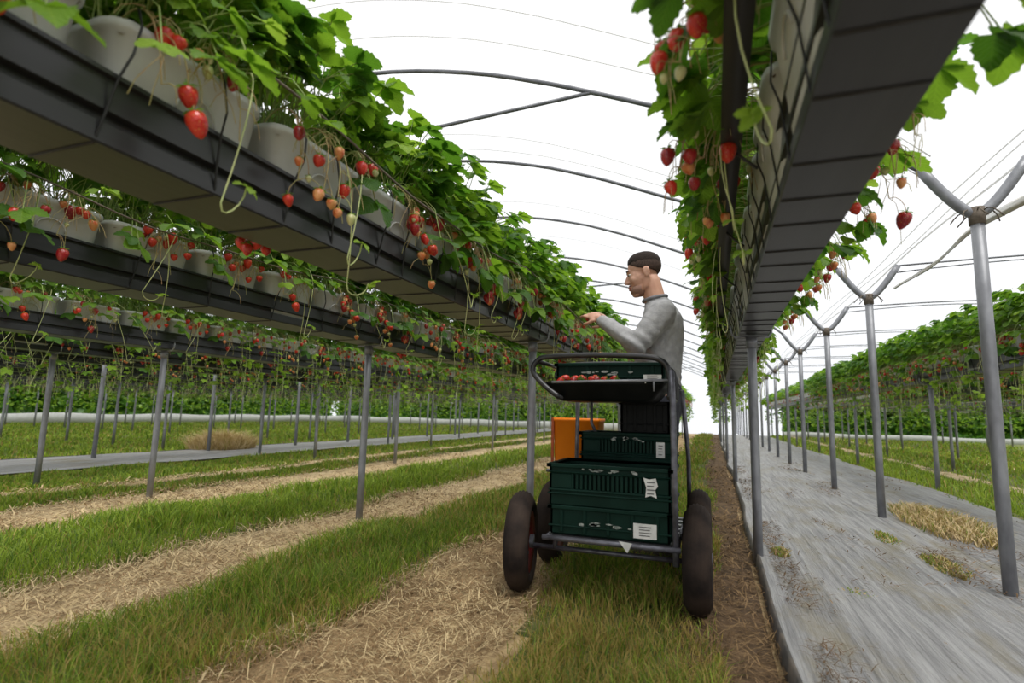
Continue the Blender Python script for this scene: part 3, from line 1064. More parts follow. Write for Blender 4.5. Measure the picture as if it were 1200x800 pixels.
def make_foliage(seed, nl=84, nskirt=26, teeth=6, far_skirt=False):
    """upright crown plus leaves that droop over the -X side of the trough"""
    r = random.Random(seed)
    mb = MB()
    for i in range(nl + nskirt):
        y0 = r.uniform(-0.18, 0.18)
        base = np.array([r.uniform(-0.03, 0.03), y0, TROUGH_H - 0.005])
        if i < nl:
            az = r.uniform(0, 2 * PI)
            el = r.choice([r.uniform(1.0, 1.5), r.uniform(0.6, 1.25), r.uniform(0.3, 0.9)])
            L = r.uniform(0.16, 0.36) * (0.8 + 0.30 * math.sin(el))
            hd = np.array([math.cos(az), math.sin(az) * 0.7, 0])
            tip = base + hd * L * math.cos(el) * 1.05 + np.array([0, 0, 1]) * L * (0.10 + math.sin(el)) * 1.06
            c1 = base + np.array([0, 0, 1]) * L * 0.45 + hd * 0.03
            c2 = (base + tip) / 2 + np.array([0, 0, 1]) * L * 0.30 + hd * L * 0.15
        else:
            sg = -1 if r.random() < 0.74 else 1
            hd = np.array([sg * 1.0, r.uniform(-0.6, 0.6), 0])
            hd /= np.linalg.norm(hd)
            L = r.uniform(0.21, 0.30) if far_skirt else r.uniform(0.14, 0.27)
            tip = base + hd * L + np.array([0, 0, r.uniform(-0.10, 0.12) if far_skirt else r.uniform(-0.15, 0.10)])
            c1 = base + np.array([0, 0, 0.10])
            c2 = base + hd * L * 0.9 + np.array([0, 0, 0.12])
        pts = bez(base, c1, c2, tip, 6)
        tube(mb, pts, np.linspace(0.0022, 0.0015, 6), 5, 3, caps=False)
        dirn = pts[-1] - pts[-2]
        dirn /= np.linalg.norm(dirn)
        out = hd * 1.0 + np.array([0, 0, r.uniform(-0.75, 0.15)]) + dirn * 0.3
        nrm = np.array([0, 0, 1.0]) + hd * r.uniform(0.0, 0.9) + np.array([r.uniform(-.4, .4), r.uniform(-.4, .4), 0])
        size = r.uniform(0.066, 0.102)
        mi = 2 if r.random() < 0.14 else (1 if r.random() < 0.45 else 0)
        if mi == 2:
            size *= 0.82
        trifoliate(mb, tip, out, nrm, size, mi, r, teeth)
    return mb


def berry_mb(Ln=0.036, R=0.0155, n=12):
    """strawberry hanging from the origin, pointing down"""
    mb = MB()
    prof_ = [(0.0, -0.002), (0.55, -0.0005), (0.86, -0.004), (1.0, -0.011), (0.95, -0.017), (0.76, -0.025), (0.50, -0.031), (0.24, -0.035), (0.06, -0.036)]
    secs = [np.array([(max(rr, 0.02) * R * math.cos(2 * PI * s / n), max(rr, 0.02) * R * math.sin(2 * PI * s / n), z * Ln / 0.036) for s in range(n)]) for rr, z in prof_]
    loft(mb, list(reversed(secs)))
    return mb


def calyx_mb(R=0.0155):
    mb = MB()
    for k in range(8):
        a = 2 * PI * k / 8 + 0.2 * (k % 2)
        d = np.array([math.cos(a), math.sin(a), 0.15 - 0.35 * (k % 2)])
        leaflet(mb, np.array([0, 0, 0.001]), d, np.array([0, 0, 1.0]), R * 1.25, R * 0.28, 0, 0.25, 0.2, 1)
    tube(mb, [(0, 0, 0), (0, 0, 0.012)], 0.0013, 5, 0)
    return mb


BMB = [berry_mb(0.037, 0.0155), berry_mb(0.044, 0.0170), berry_mb(0.033, 0.0165)]
KINDS = ['ripe', 'deep', 'orange_berry', 'green_berry']
BERRY = {(k, i): BMB[i].mesh('strawberry', [k]) for k in KINDS for i in range(3)}
CALMB = calyx_mb()
CALYX = CALMB.mesh('calyx', ['calyx'])


def make_fruit(seed, sides=(1, -1, 1), ntr=2, drop=(0.02, 0.22), oxr=(0.14, 0.21), bmax=5):
    """fruit trusses: stem mesh plus berry placements"""
    r = random.Random(seed * 31 + 5)
    mbs = []
    B = []
    for sd in sides:
        for t in range(ntr):
            mb = MB()
            mbs.append(mb)
            y = r.uniform(-0.17, 0.17)
            ox = sd * r.uniform(*oxr)
            z0 = TROUGH_H
            top = np.array([sd * 0.075, y, z0 + r.uniform(0.03, 0.09)])
            dn = r.uniform(*drop)
            end = np.array([ox, y + r.uniform(-0.07, 0.07), z0 - dn])
            p = bez((0, y, z0), top + np.array([0, 0, 0.03]), np.array([ox, y, z0 + 0.06]), end, 9)
            tube(mb, p, np.linspace(0.0022, 0.0015, 9), 5, 0, caps=False)
            for b in range(r.randint(2, bmax)):
                f = p[r.randint(4, 8)]
                e = f + np.array([sd * r.uniform(-0.015, 0.045), r.uniform(-0.05, 0.05), -r.uniform(0.015, 0.06)])
                tube(mb, bez(f, f + np.array([sd * 0.02, 0, 0.012]), e + np.array([0, 0, 0.03]), e, 5), 0.0011, 4, 0, caps=False)
                k = r.choices(KINDS, (0.30, 0.16, 0.25, 0.29))[0]
                s = {'ripe': r.uniform(0.85, 1.25), 'deep': r.uniform(0.9, 1.25), 'orange_berry': r.uniform(0.7, 1.0), 'green_berry': r.uniform(0.4, 0.75)}[k]
                B.append((k, r.randint(0, 2), e, r.uniform(-0.35, 0.35), r.uniform(-0.35, 0.35), r.uniform(0, 6.28), s))
            # thin dried stalks
            for q in range(8):
                f = p[r.randint(3, 8)]
                e = f + np.array([sd * r.uniform(-0.02, 0.05), r.uniform(-0.08, 0.08), -r.uniform(0.03, 0.14)])
                tube(mb, bez(f, f + np.array([sd * 0.03, 0, 0]), e + np.array([0, 0, 0.04]), e, 5), 0.0010, 4, 0, caps=False)
    return mbs, B


def trough_mb():
    mb = MB()
    sec = [rrect(0, 0, 0.0, 0.066, 0.155, 0.03), rrect(0, 0, 0.004, 0.074, 0.163, 0.032), rrect(0, 0, 0.12, 0.086, 0.178, 0.045), rrect(0, 0, 0.245, 0.104, 0.190, 0.052),
           rrect(0, 0, 0.250, 0.112, 0.196, 0.055), rrect(0, 0, 0.268, 0.113, 0.197, 0.055), rrect(0, 0, 0.270, 0.109, 0.193, 0.053), rrect(0, 0, 0.264, 0.102, 0.187, 0.05), rrect(0, 0, 0.235, 0.098, 0.183, 0.048)]
    loft(mb, sec, 0, True, False)
    for sg in (1, -1):     # moulded half-round recess rings on the long faces
        pts = [(sg * (0.0935 + 0.0165 * t), 0.05 * math.cos(a), 0.15 + 0.045 * math.sin(a)) for a, t in ((PI * q / 8, 0.2 + 0.35 * math.sin(PI * q / 8)) for q in range(9))]
        tube(mb, pts, 0.003, 5, 0)
    return mb


def substrate_mb():
    mb = MB()
    N = 9
    P = []
    for j in range(N):
        for i in range(N):
            x, y = -0.094 + 0.188 * i / (N - 1), -0.178 + 0.356 * j / (N - 1)
            P.append((x, y, 0.240 + 0.02 * (1 - (x / 0.1) ** 2) + 0.012 * math.sin(i * 2.3 + j * 1.7)))
    F = [(j * N + i, j * N + i + 1, (j + 1) * N + i + 1, (j + 1) * N + i) for j in range(N - 1) for i in range(N - 1)]
    mb.add(P, F)
    return mb


TMB, SMB = trough_mb(), substrate_mb()
TROUGH, SUBS = TMB.mesh('trough', ['trough']), SMB.mesh('substrate', ['substrate'])


def runner_mb(seed, sd, long=1.0):
    r = random.Random(seed * 17 + 3)
    mb = MB()
    for q in range(1):
        y = r.uniform(-0.15, 0.15)
        a = np.array([sd * 0.06, y, TROUGH_H])
        e = np.array([sd * r.uniform(0.13, 0.26), y + r.uniform(-0.35, 0.45), TROUGH_H - long * r.uniform(0.22, 0.5)])
        p = bez(a, (sd * 0.16, y, TROUGH_H + 0.14), (sd * 0.24, (y + e[1]) / 2, TROUGH_H - 0.05), e, 12)
        tube(mb, p, np.linspace(0.0023, 0.0016, 12), 6, 0, caps=False)
        q2 = e + np.array([sd * r.uniform(-0.02, 0.05), r.uniform(0.03, 0.10), r.uniform(0.0, 0.07)])
        tube(mb, bez(e, e + np.array([0, 0, -0.05]), q2 + np.array([0, 0, -0.04]), q2, 7), 0.0018, 6, 0, caps=False)
        for _ in range(r.randint(1, 2)):
            trifoliate(mb, q2 + np.array([r.uniform(-.01, .01), r.uniform(-.01, .01), 0]), np.array([sd * 0.6, r.uniform(-1, 1), r.uniform(-0.4, 0.6)]), np.array([sd * 0.5, 0.2, 1.0]), r.uniform(0.022, 0.036), 1, r, 4)
    return mb


def curtain_mb(seed, n=7):
    """long runners with young leaves hanging below the gutter on both sides"""
    r = random.Random(seed * 13 + 1)
    mb = MB()
    for q in range(n):
        sd = r.choice((-1, 1))
        y = r.uniform(-0.2, 0.2)
        e = np.array([sd * r.uniform(0.12, 0.24), y + r.uniform(-0.3, 0.3), TROUGH_H - r.uniform(0.22, 0.66)])
        p = bez((sd * 0.06, y, TROUGH_H), (sd * 0.17, y, TROUGH_H + 0.14), (sd * 0.22, (y + e[1]) / 2, TROUGH_H - 0.1), e, 9)
        tube(mb, p, 0.0019, 4, 0, caps=False)
        for _ in range(r.randint(2, 4)):
            f = p[r.randint(4, 8)] + np.array([r.uniform(-.04, .04), r.uniform(-.06, .06), r.uniform(-.03, .03)])
            trifoliate(mb, f, np.array([r.uniform(-1, 1), r.uniform(-1, 1), r.uniform(-0.7, 0.4)]), np.array([r.uniform(-.5, .5), r.uniform(-.5, .5), 1.0]), r.uniform(0.032, 0.062), r.choice((1, 2)), r, 3)
    return mb


NV = 8
FOL_MB = [make_foliage(100 + i) for i in range(NV)]
FOL = [f.mesh('foliage', LEAF_MATS) for f in FOL_MB]
FRU = [make_fruit(200 + i, ntr=2, bmax=6) for i in range(NV)]
FOLR = [make_foliage(150 + i, 70, 18, 6, True).mesh('foliage', LEAF_MATS) for i in range(4)]
FRUR = [make_fruit(250 + i, (-1, -1, 1), 2, (-0.02, 0.18), (0.19, 0.30), 4) for i in range(4)]
TRUR = [[q.mesh('fruit_truss', ['truss']) for q in f[0]] for f in FRUR]
TRU = [[q.mesh('fruit_truss', ['truss']) for q in f[0]] for f in FRU]
RUN = {(i, sd): runner_mb(300 + i, sd).mesh('runner', ['runner', 'leaf_light']) for i in range(NV) for sd in (1, -1)}
RUNMB = {(i, sd): runner_mb(300 + i, sd) for i in range(NV) for sd in (1, -1)}

# one-mesh versions for plants too far to show their parts
ALLM = ['leaf', 'leaf_dark', 'leaf_light', 'petiole', 'truss', 'ripe', 'deep', 'orange_berry', 'green_berry', 'calyx', 'trough', 'substrate', 'runner']
SMALL_BERRY = berry_mb(0.037, 0.0155, 8)


def compact_mesh(i):
    mb = MB()
    mb.addmb(TMB, None, {0: 10})
    mb.addmb(SMB, None, {0: 11})
    mb.addmb(FOL_MB[i], None, {0: 0, 1: 1, 2: 2, 3: 3})
    for q in FRU[i][0]:
        mb.addmb(q, None, {0: 4})
    mb.addmb(RUNMB[(i, 1 if i % 2 else -1)], None, {0: 12, 1: 2})
    mb.addmb(curtain_mb(400 + i), None, {0: 12, 1: 2, 2: 0})
    for k, bi, e, rx, ry, rz, s in FRU[i][1]:
        Mx = Matrix.Translation(e) @ Matrix.Rotation(rz, 4, 'Z') @ Matrix.Rotation(rx, 4, 'X') @ Matrix.Scale(s * 1.1, 4)
        mb.addmb(SMALL_BERRY, Mx, {0: ALLM.index(k)})
        mb.addmb(CALMB, Mx, {0: 9})
    return mb.mesh('strawberry_planter', ALLM)


COMPACT = [compact_mesh(i) for i in range(NV)]
PITCH = 0.425
sites = []
for key, x, ph in ROWS:
    off = {'L1': 0.835, 'R1': 0.55, 'L2': 0.84}.get(key, 0.7)
    y = off - PITCH * 2
    while y < ROWEND:
        vis = [in_frame((x + a, y + b, z), 10) for a in (-0.25, 0, 0.25) for b in (-0.25, 0.2) for z in (1.35, 1.65, 1.95)]
        if y > -0.1 and any(vis):
            sites.append((math.hypot(x, y), key, x, y, ph))
        y += PITCH
sites.sort()
near, rest = sites[:300], sites[300:]
cnt = {}
vi = 0
DETAIL_Y = {'L1': 4.8, 'R1': 4.4, 'L2': 4.6, 'L3': 4.0}
for dist, key, x, y, ph in near:
    k = cnt[key] = cnt.get(key, 0) + 1
    v = (vi * 5 + (vi // 8)) % NV
    vi += 1
    flip = key[0] == 'R' and key != 'R1'
    far = k > 16
    lab = ('leafy strawberry planter far along ' + ph.replace('in the', 'the')) if far else 'strawberry planter with fruit, %s from the camera %s' % (ORD[k], ph)
    grp = 'strawberry planters ' + ph
    loc = (x + random.uniform(-0.006, 0.006), y + random.uniform(-0.01, 0.01), GZ + 0.006)
    detail = y < DETAIL_Y.get(key, -1)
    if not detail:
        o = obj('strawberry_planter', COMPACT[v], None, loc, label=lab, category='strawberry plant', group=grp)
        o.rotation_euler.z = PI if flip else 0
        o.scale.z = random.uniform(0.97, 1.03)
        continue
    p = empty('strawberry_planter', loc, label=lab, category='strawberry plant', group=grp)
    p.rotation_euler.z = PI if flip else 0
    t = obj('trough', TROUGH, p)
    obj('substrate', SUBS, t)
    over = key == 'R1'
    obj('foliage', FOLR[v % 4] if over else FOL[v], p)
    for tm in (TRUR[v % 4] if over else TRU[v]):
        obj('fruit_truss', tm, p)
    sd = 1 if key.startswith('L') else -1
    if flip:
        sd = -sd
    if k % 3 != 1 or key == 'L1':
        obj('runner', RUN[(v, sd)], p)
        if k % 2:
            obj('runner', RUN[((v + 3) % NV, sd)], p)
    for bk, bi, e, rx, ry, rz, s in (FRUR[v % 4] if over else FRU[v])[1]:
        b = obj('strawberry', BERRY[(bk, bi)], p, e, label={'ripe': 'ripe red strawberry', 'deep': 'dark red strawberry', 'orange_berry': 'half-ripe orange strawberry', 'green_berry': 'unripe pale green strawberry'}[bk])
        b.rotation_euler = (rx, ry, rz)
        b.scale = (s * 1.04,) * 3
        obj('calyx', CALYX, b, (0, 0, 0))

# the remaining far plants as one mass
mb = MB()
for dist, key, x, y, ph in rest:
    r = random
    c = np.array([x, y, GZ + 0.006])
    hx, hy = 0.10, 0.19
    lo, hi = c + np.array([-0.075, -0.17, 0]), c + np.array([0.075, 0.17, 0.26])
    V = [(lo[0], lo[1], lo[2]), (hi[0], lo[1], lo[2]), (hi[0], hi[1], lo[2]), (lo[0], hi[1], lo[2]), (c[0] - 0.11, c[1] - 0.19, hi[2]), (c[0] + 0.11, c[1] - 0.19, hi[2]), (c[0] + 0.11, c[1] + 0.19, hi[2]), (c[0] - 0.11, c[1] + 0.19, hi[2])]
    mb.add(V, [(0, 1, 5, 4), (1, 2, 6, 5), (2, 3, 7, 6), (3, 0, 4, 7), (4, 5, 6, 7)], [10, 10, 10, 10, 11])
    nL = 66 if dist < 22 else 36
    sc = 1.0 if dist < 22 else 1.3
    for _ in range(nL):
        az, el, L = r.uniform(0, 2 * PI), r.uniform(0.1, 1.5), r.uniform(0.14, 0.36)
        tip = c + np.array([math.cos(az) * L * math.cos(el), r.uniform(-0.2, 0.2) + math.sin(az) * 0.6 * L * math.cos(el), TROUGH_H + L * (0.1 + math.sin(el))])
        d = np.array([math.cos(az), math.sin(az), r.uniform(-0.8, 0.2)])
        d /= np.linalg.norm(d)
        s = np.cross(d, (r.uniform(-.4, .4), r.uniform(-.4, .4), 1.0))
        s /= np.linalg.norm(s)
        a = r.uniform(0.075, 0.12) * sc
        V = [tip - d * 0.4 * a, tip + s * a * 0.62, tip + d * a, tip - s * a * 0.62]
        mb.add(V, [(0, 1, 2, 3)], 2 if r.random() < 0.15 else (1 if r.random() < 0.4 else 0))
    for _ in range(9):
        sg = r.choice((-1, 1))
        e = c + np.array([sg * r.uniform(0.12, 0.22), r.uniform(-0.2, 0.2), TROUGH_H + r.uniform(-0.22, 0.05)])
        a = 0.017 * sc * r.uniform(0.7, 1.2)
        mi = r.choices((5, 6, 7, 8), (0.28, 0.16, 0.26, 0.30))[0]
        mb.add([e + (a, 0, 0), e + (0, a, 0), e - (a, 0, 0), e - (0, a, 0), e + (0, 0, a * 0.7), e - (0, 0, a * 1.5)], [(0, 1, 4), (1, 2, 4), (2, 3, 4), (3, 0, 4), (1, 0, 5), (2, 1, 5), (3, 2, 5), (0, 3, 5)], mi)
        q = e + np.array([0, r.uniform(-.06, .06), r.uniform(0.08, 0.2)])
        s = np.array([0, 0.003 * sc, 0])
        mb.add([e - s, e + s, q + s, q - s], [(0, 1, 2, 3)], 4)
        if r.random() < 0.6:
            tip = c + np.array([sg * r.uniform(0.08, 0.24), r.uniform(-0.22, 0.22), TROUGH_H - r.uniform(0.2, 0.9)])
            for _q in range(2):
                d = np.array([r.uniform(-1, 1), r.uniform(-1, 1), r.uniform(-1, 0.3)])
                d /= np.linalg.norm(d)
                s2 = np.cross(d, (r.uniform(-.6, .6), r.uniform(-.6, .6), 1.0))
                s2 /= np.linalg.norm(s2)
                a2 = r.uniform(0.05, 0.085) * sc
                mb.add([tip - d * 0.4 * a2, tip + s2 * a2 * 0.6, tip + d * a2, tip - s2 * a2 * 0.6], [(0, 1, 2, 3)], r.choice((0, 1, 2)))
                tip = tip + np.array([r.uniform(-.07, .07), r.uniform(-.07, .07), r.uniform(-.08, .08)])
        q2 = e - np.array([0, r.uniform(-.06, .06), r.uniform(0.1, 0.45)])
        mb.add([e - s, e + s, q2 + s, q2 - s], [(0, 1, 2, 3)], 12 if r.random() < 0.5 else 4)
obj('strawberry_plants', mb.mesh('strawberry_plants', ALLM, smooth=False), kind='stuff', label='mass of small strawberry plants in the far ends of all rows', category='strawberry plants')


# ------------------------------------------------------------------ field edge: film skirts and hedges beyond
def skirt(pts, label, hgt=0.40):
    mb = MB()
    P = []
    for (x0, y0), (x1, y1) in zip(pts[:-1], pts[1:]):
        k = int(math.hypot(x1 - x0, y1 - y0) / 0.5) + 1
        for q in range(k):
            P.append((x0 + (x1 - x0) * q / k, y0 + (y1 - y0) * q / k))
    P.append(pts[-1])
    secs = []
    for i, (x, y) in enumerate(P):
        o_ = 0.05 * math.sin(i * 1.3)
        h_ = hgt + 0.03 * math.sin(i * 0.7)
        secs.append(np.array([(x - 0.02, y + 0.02 + o_, -0.03), (x + 0.02, y - 0.02 + o_, -0.03), (x + 0.03, y - 0.03 + o_, h_ * 0.5), (x + 0.02, y - 0.02 + o_, h_), (x - 0.02, y + 0.02 + o_, h_)]))
    loft(mb, secs)
    obj('film_skirt', mb.mesh('film_skirt', ['skirt']), label=label, category='plastic film')


def hedge(x0, x1, y0, y1, z0, z1, n, label):
    r = rng
    P = np.stack([r.uniform(x0, x1, n), r.uniform(y0, y1, n), z0 + 0.1 + (z1 - z0) * r.random(n) ** 1.3], 1)
    top = z1 - 0.9 * fbm(P[:, 0] * 0.5 + 7, P[:, 1] * 0.5, 77)
    P[:, 2] = np.minimum(P[:, 2], top)
    d = r.normal(size=(n, 3))
    d /= np.linalg.norm(d, axis=1)[:, None]
    e = np.cross(d, r.normal(size=(n, 3)))
    e /= np.linalg.norm(e, axis=1)[:, None]
    a = r.uniform(0.12, 0.24, n)[:, None]
    V = np.stack([P - d * a, P + e * a * 0.6, P + d * a, P - e * a * 0.6], 1).reshape(-1, 3)
    mb = MB()
    mb.add(V, np.arange(4 * n).reshape(-1, 4), [int(k) for k in r.choice(3, n, p=[0.25, 0.67, 0.08])])
    obj('hedge', mb.mesh('hedge', ['leaf', 'leaf_dark', 'leaf_light'], smooth=False), kind='stuff', label=label, category='hedge')


M['skirt'] = leaf_mat('white_skirt_film', (0.62, 0.63, 0.62), (0.70, 0.71, 0.70), (0.75, 0.76, 0.75), 0.6, False, 0.4)
skirt([(-23.7, 4.0), (-23.7, 30.2), (-3.0, 30.2)], 'low white film skirt along the field edge behind all the posts of the picked side')
skirt([(3.2, 30.2), (16.0, 30.2)], 'low white film skirt at the field end across the matting', 0.24)
hedge(-25.6, -24.0, 3.0, 30.6, 0.30, 2.5, 20000, 'green hedge beyond the white skirt at the far side of the field')
hedge(-23.9, -2.6, 30.8, 32.2, 0.30, 2.3, 17000, 'green hedge closing the far end of the field')
hedge(3.4, 17.0, 30.8, 32.2, 0.12, 2.3, 11000, 'green hedge at the field end across the matting')

# ------------------------------------------------------------------ picking trolley
TX, TY = -0.475, 2.85
trolley = empty('picking_trolley', (TX, TY, 0), label='metal picking trolley on four fat rubber tyres, stacked with crates', category='trolley')


def T(p):
    return (p[0] - TX, p[1] - TY, p[2])


def tubeT(mb, pts, r, n=10, mi=0):
    tube(mb, [T(p) for p in pts], r, n, mi)


WR, WW = 0.232, 0.116


def wheel_meshes():
    n = 48
    prof_ = []
    for q in range(-10, 11):
        a = q / 10 * 1.38
        x = math.sin(a) / math.sin(1.38) * WW / 2
        rr = WR - 0.060 * (1 - math.cos(a)) / (1 - math.cos(1.38))
        if abs(q) < 8 and q % 2:
            rr -= 0.006
        prof_.append((x, rr))
    prof_ = [(-WW * 0.36, 0.135)] + prof_ + [(WW * 0.36, 0.135)]
    mb = MB()
    V, F = [], []
    k = len(prof_)
    for s in range(n):
        a = 2 * PI * s / n
        for x, rr in prof_:
            V.append((x, rr * math.cos(a), rr * math.sin(a)))
    for s in range(n):
        t = (s + 1) % n
        for i in range(k):
            j = (i + 1) % k
            F.append((s * k + i, s * k + j, t * k + j, t * k + i))
    mb.add(V, F)
    ty = mb.mesh('wheel', ['tyre'])
    rb = MB()
    pr = [(-0.042, 0.03), (-0.030, 0.045), (-0.020, 0.09), (-0.034, 0.118), (-0.045, 0.140), (0.045, 0.140), (0.034, 0.118), (0.020, 0.09), (0.030, 0.045), (0.042, 0.03)]
    V, F = [], []
    k = len(pr)
    for s in range(n):
        a = 2 * PI * s / n
        for x, rr in pr:
            V.append((x, rr * math.cos(a), rr * math.sin(a)))
    for s in range(n):
        t = (s + 1) % n
        for i in range(k):
            j = (i + 1) % k
            F.append((s * k + i, s * k + j, t * k + j, t * k + i))
    rb.add(V, F)
    rim = rb.mesh('rim', ['rim'])
    hb = MB()
    tube(hb, [(-0.06, 0, 0), (0.06, 0, 0)], 0.031, 16)
    for s in range(5):
        a = 2 * PI * s / 5
        for sg in (1, -1):
            tube(hb, [(sg * 0.024, 0.06 * math.cos(a), 0.06 * math.sin(a)), (sg * 0.034, 0.06 * math.cos(a), 0.06 * math.sin(a))], 0.008, 6)
    return ty, rim, hb.mesh('hub', ['frame'])


WT, WRM, WH = wheel_meshes()
FY, RY = 2.57, 3.10
for x, y in ((-0.875, FY), (-0.075, FY), (-0.865, RY), (-0.080, RY)):
    wo = obj('wheel', WT, trolley, T((x, y, WR - 0.012)))
    if x < -0.5 and y == FY:
        wo.rotation_euler.z = math.radians(10)
    obj('rim', WRM, wo, label='red steel rim')
    obj('hub', WH, wo)
for ay, az_ in ((FY, 0.205), (RY, 0.215)):
    ab = MB()
    tubeT(ab, [(-0.86, ay, az_), (-0.09, ay, az_)], 0.011)
    obj('axle', ab.mesh('axle', ['frame']), trolley)
fb = MB()
DZ = 0.285
for x in (-0.70, -0.155):
    tubeT(fb, [(x, 2.40, DZ), (x, 3.14, DZ)], 0.013)
for y in (2.40, 2.75, 3.14):
    tubeT(fb, [(-0.72, y, DZ), (-0.135, y, DZ)], 0.012)
tubeT(fb, [(-0.155, 2.41, 0.22), (-0.158, 2.41, 0.60), (-0.160, 2.42, 0.88), (-0.165, 2.44, 1.02)], 0.013)
tubeT(fb, [(-0.130, 3.14, 0.20), (-0.130, 3.13, 0.60), (-0.150, 2.98, 0.96)], 0.012)
tubeT(fb, [(-0.74, 3.14, DZ), (-0.74, 3.12, 0.6), (-0.70, 2.98, 0.95)], 0.011)
for x, y in ((-0.70, FY), (-0.155, FY), (-0.70, RY), (-0.155, RY)):
    tubeT(fb, [(x, y, DZ), (x - 0.01, y, 0.205)], 0.012)
tubeT(fb, [(-0.60, 2.86, 0.93), (-0.60, 2.86, 0.78), (-0.57, 2.86, 0.72)], 0.008)
# rails carrying the orange bin
tubeT(fb, [(-0.74, 3.14, 0.495), (-0.92, 3.15, 0.495), (-0.92, 3.36, 0.495), (-0.60, 3.36, 0.495), (-0.60, 3.14, 0.495), (-0.74, 3.14, 0.495)], 0.010)
obj('frame', fb.mesh('frame', ['frame']), trolley)
db = MB()
for k in range(7):
    y = 2.42 + 0.72 * k / 7
    box(db, T((-0.70, y, DZ + 0.006)), T((-0.155, y + 0.085, DZ + 0.014)), 0, 0.003)
obj('deck', db.mesh('deck', ['frame_black']), trolley)
# top rack
rk = MB()
top = [(-0.665, 2.45, 0.90), (-0.74, 2.45, 0.955), (-0.795, 2.45, 1.02), (-0.775, 2.45, 1.068), (-0.72, 2.45, 1.087), (-0.5, 2.45, 1.092), (-0.28, 2.45, 1.082), (-0.205, 2.45, 1.062), (-0.178, 2.45, 1.02), (-0.172, 2.45, 0.95), (-0.176, 2.45, 0.90)]
sm = smooth_curve(top, 44)
tubeT(rk, sm, 0.0125, 12)
tubeT(rk, [(p[0], p[1] + 0.42, p[2]) for p in sm], 0.0125, 12)
for p in (top[3], top[7], top[0], top[-1]):
    tubeT(rk, [p, (p[0], p[1] + 0.42, p[2])], 0.010)
obj('top_rack', rk.mesh('top_rack', ['frame_black']), trolley)
mr = MB()
tubeT(mr, [(-0.70, 2.445, 0.968), (-0.45, 2.44, 0.974), (-0.176, 2.445, 0.978)], 0.006)
tubeT(mr, [(-0.24, 2.443, 0.975), (-0.24, 2.443, 0.93)], 0.004)
obj('cross_rail', mr.mesh('cross_rail', ['galv']), trolley)


# ------------------------------------------------------------------ crates
def crate(name, x0, x1, y0, y1, z0, z1, label, mt='crate', slots=True, tag=None, lowfloor=0.03, marks=0, cat='crate', scuff_z=None):
    cx, cy = (x0 + x1) / 2, (y0 + y1) / 2
    hx, hy, H = (x1 - x0) / 2, (y1 - y0) / 2, z1 - z0
    root = empty(name, (cx, cy, z0), label=label, category=cat)
    mb = MB()
    t = 0.012
    lip = 0.012
    rim_z = H - 0.022
    # shell: floor, and four walls each built of bands and bars so slots are open
    floor_z = max(0.006, H - lowfloor - 0.02) if lowfloor < H else 0.006
    box(mb, (-hx + lip, -hy + lip, 0), (hx - lip, hy - lip, 0.008), 0, 0.003)
    box(mb, (-hx + lip + t, -hy + lip + t, floor_z), (hx - lip - t, hy - lip - t, floor_z + 0.006), 0, 0.002)
    for ax in (0, 1):
        A, Bh = (hx, hy) if ax == 0 else (hy, hx)
        for sg in (1, -1):
            def bx(a0, a1, za, zb, d0=lip, d1=lip + t):
                lo = [0, 0, za]
                hi = [0, 0, zb]
                lo[ax], hi[ax] = a0, a1
                b0, b1 = sg * (Bh - d0), sg * (Bh - d1)
                lo[1 - ax], hi[1 - ax] = min(b0, b1), max(b0, b1)
                box(mb, lo, hi, 0, 0.0025)
            E = A - lip
            if slots:
                sa, sb = H * 0.40, H * 0.76
                bx(-E, E, 0.0, sa)
                bx(-E, E, sb, H)
                bx(-E, -E * 0.62, sa, sb)
                bx(E * 0.62, E, sa, sb)
                nb = 17
                for q in range(nb):
                    a = -E * 0.60 + 1.2 * E * q / (nb - 1)
                    bx(a - 0.006, a + 0.006, sa - 0.002, sb + 0.002)
                bx(-E * 0.62, E * 0.62, sa, sb, lip + t + 0.012, lip + t + 0.018)
                bx(-E, E, sa - 0.010, sa - 0.002, lip - 0.006, lip + t)
                bx(-E, E, sb + 0.004, sb + 0.010, lip - 0.006, lip + t)
            else:
                bx(-E, E, 0.0, H)
                for q in range(5):
                    a = -E + 2 * E * (q + 0.5) / 5
                    bx(a - 0.008, a + 0.008, 0.01, H - 0.01, lip - 0.006, lip + t)
            bx(-A, A, H - 0.016, H, 0.0, lip + t)
            bx(-A + 0.004, A - 0.004, H * 0.26, H * 0.26 + 0.008, lip - 0.007, lip + t)
    obj('body', mb.mesh('body', [mt], smooth=False), root)
    if marks:
        rr = random.Random(marks)
        sb_ = MB()
        for q in range(10):
            x = rr.uniform(-0.45, 0.45) * hx
            z = (scuff_z if scuff_z else H * 0.86) + rr.uniform(-0.008, 0.008)
            w_, h_ = rr.uniform(0.006, 0.02), rr.uniform(0.003, 0.008)
            P = [(x + w_ * math.cos(a) * rr.uniform(0.6, 1.2), -hy + lip - 0.0075, z + h_ * math.sin(a) * rr.uniform(0.6, 1.2)) for a in np.linspace(0, 2 * PI, 8)[:-1]]
            sb_.add(P + [(p[0], p[1] + 0.002, p[2]) for p in P], [tuple(range(6, -1, -1))] + [(i, (i + 1) % 7, 7 + (i + 1) % 7, 7 + i) for i in range(7)])
        obj('scuff_mark', sb_.mesh('scuff_mark', ['scuff'], smooth=False), root, label='whitish scuff marks')
    return root


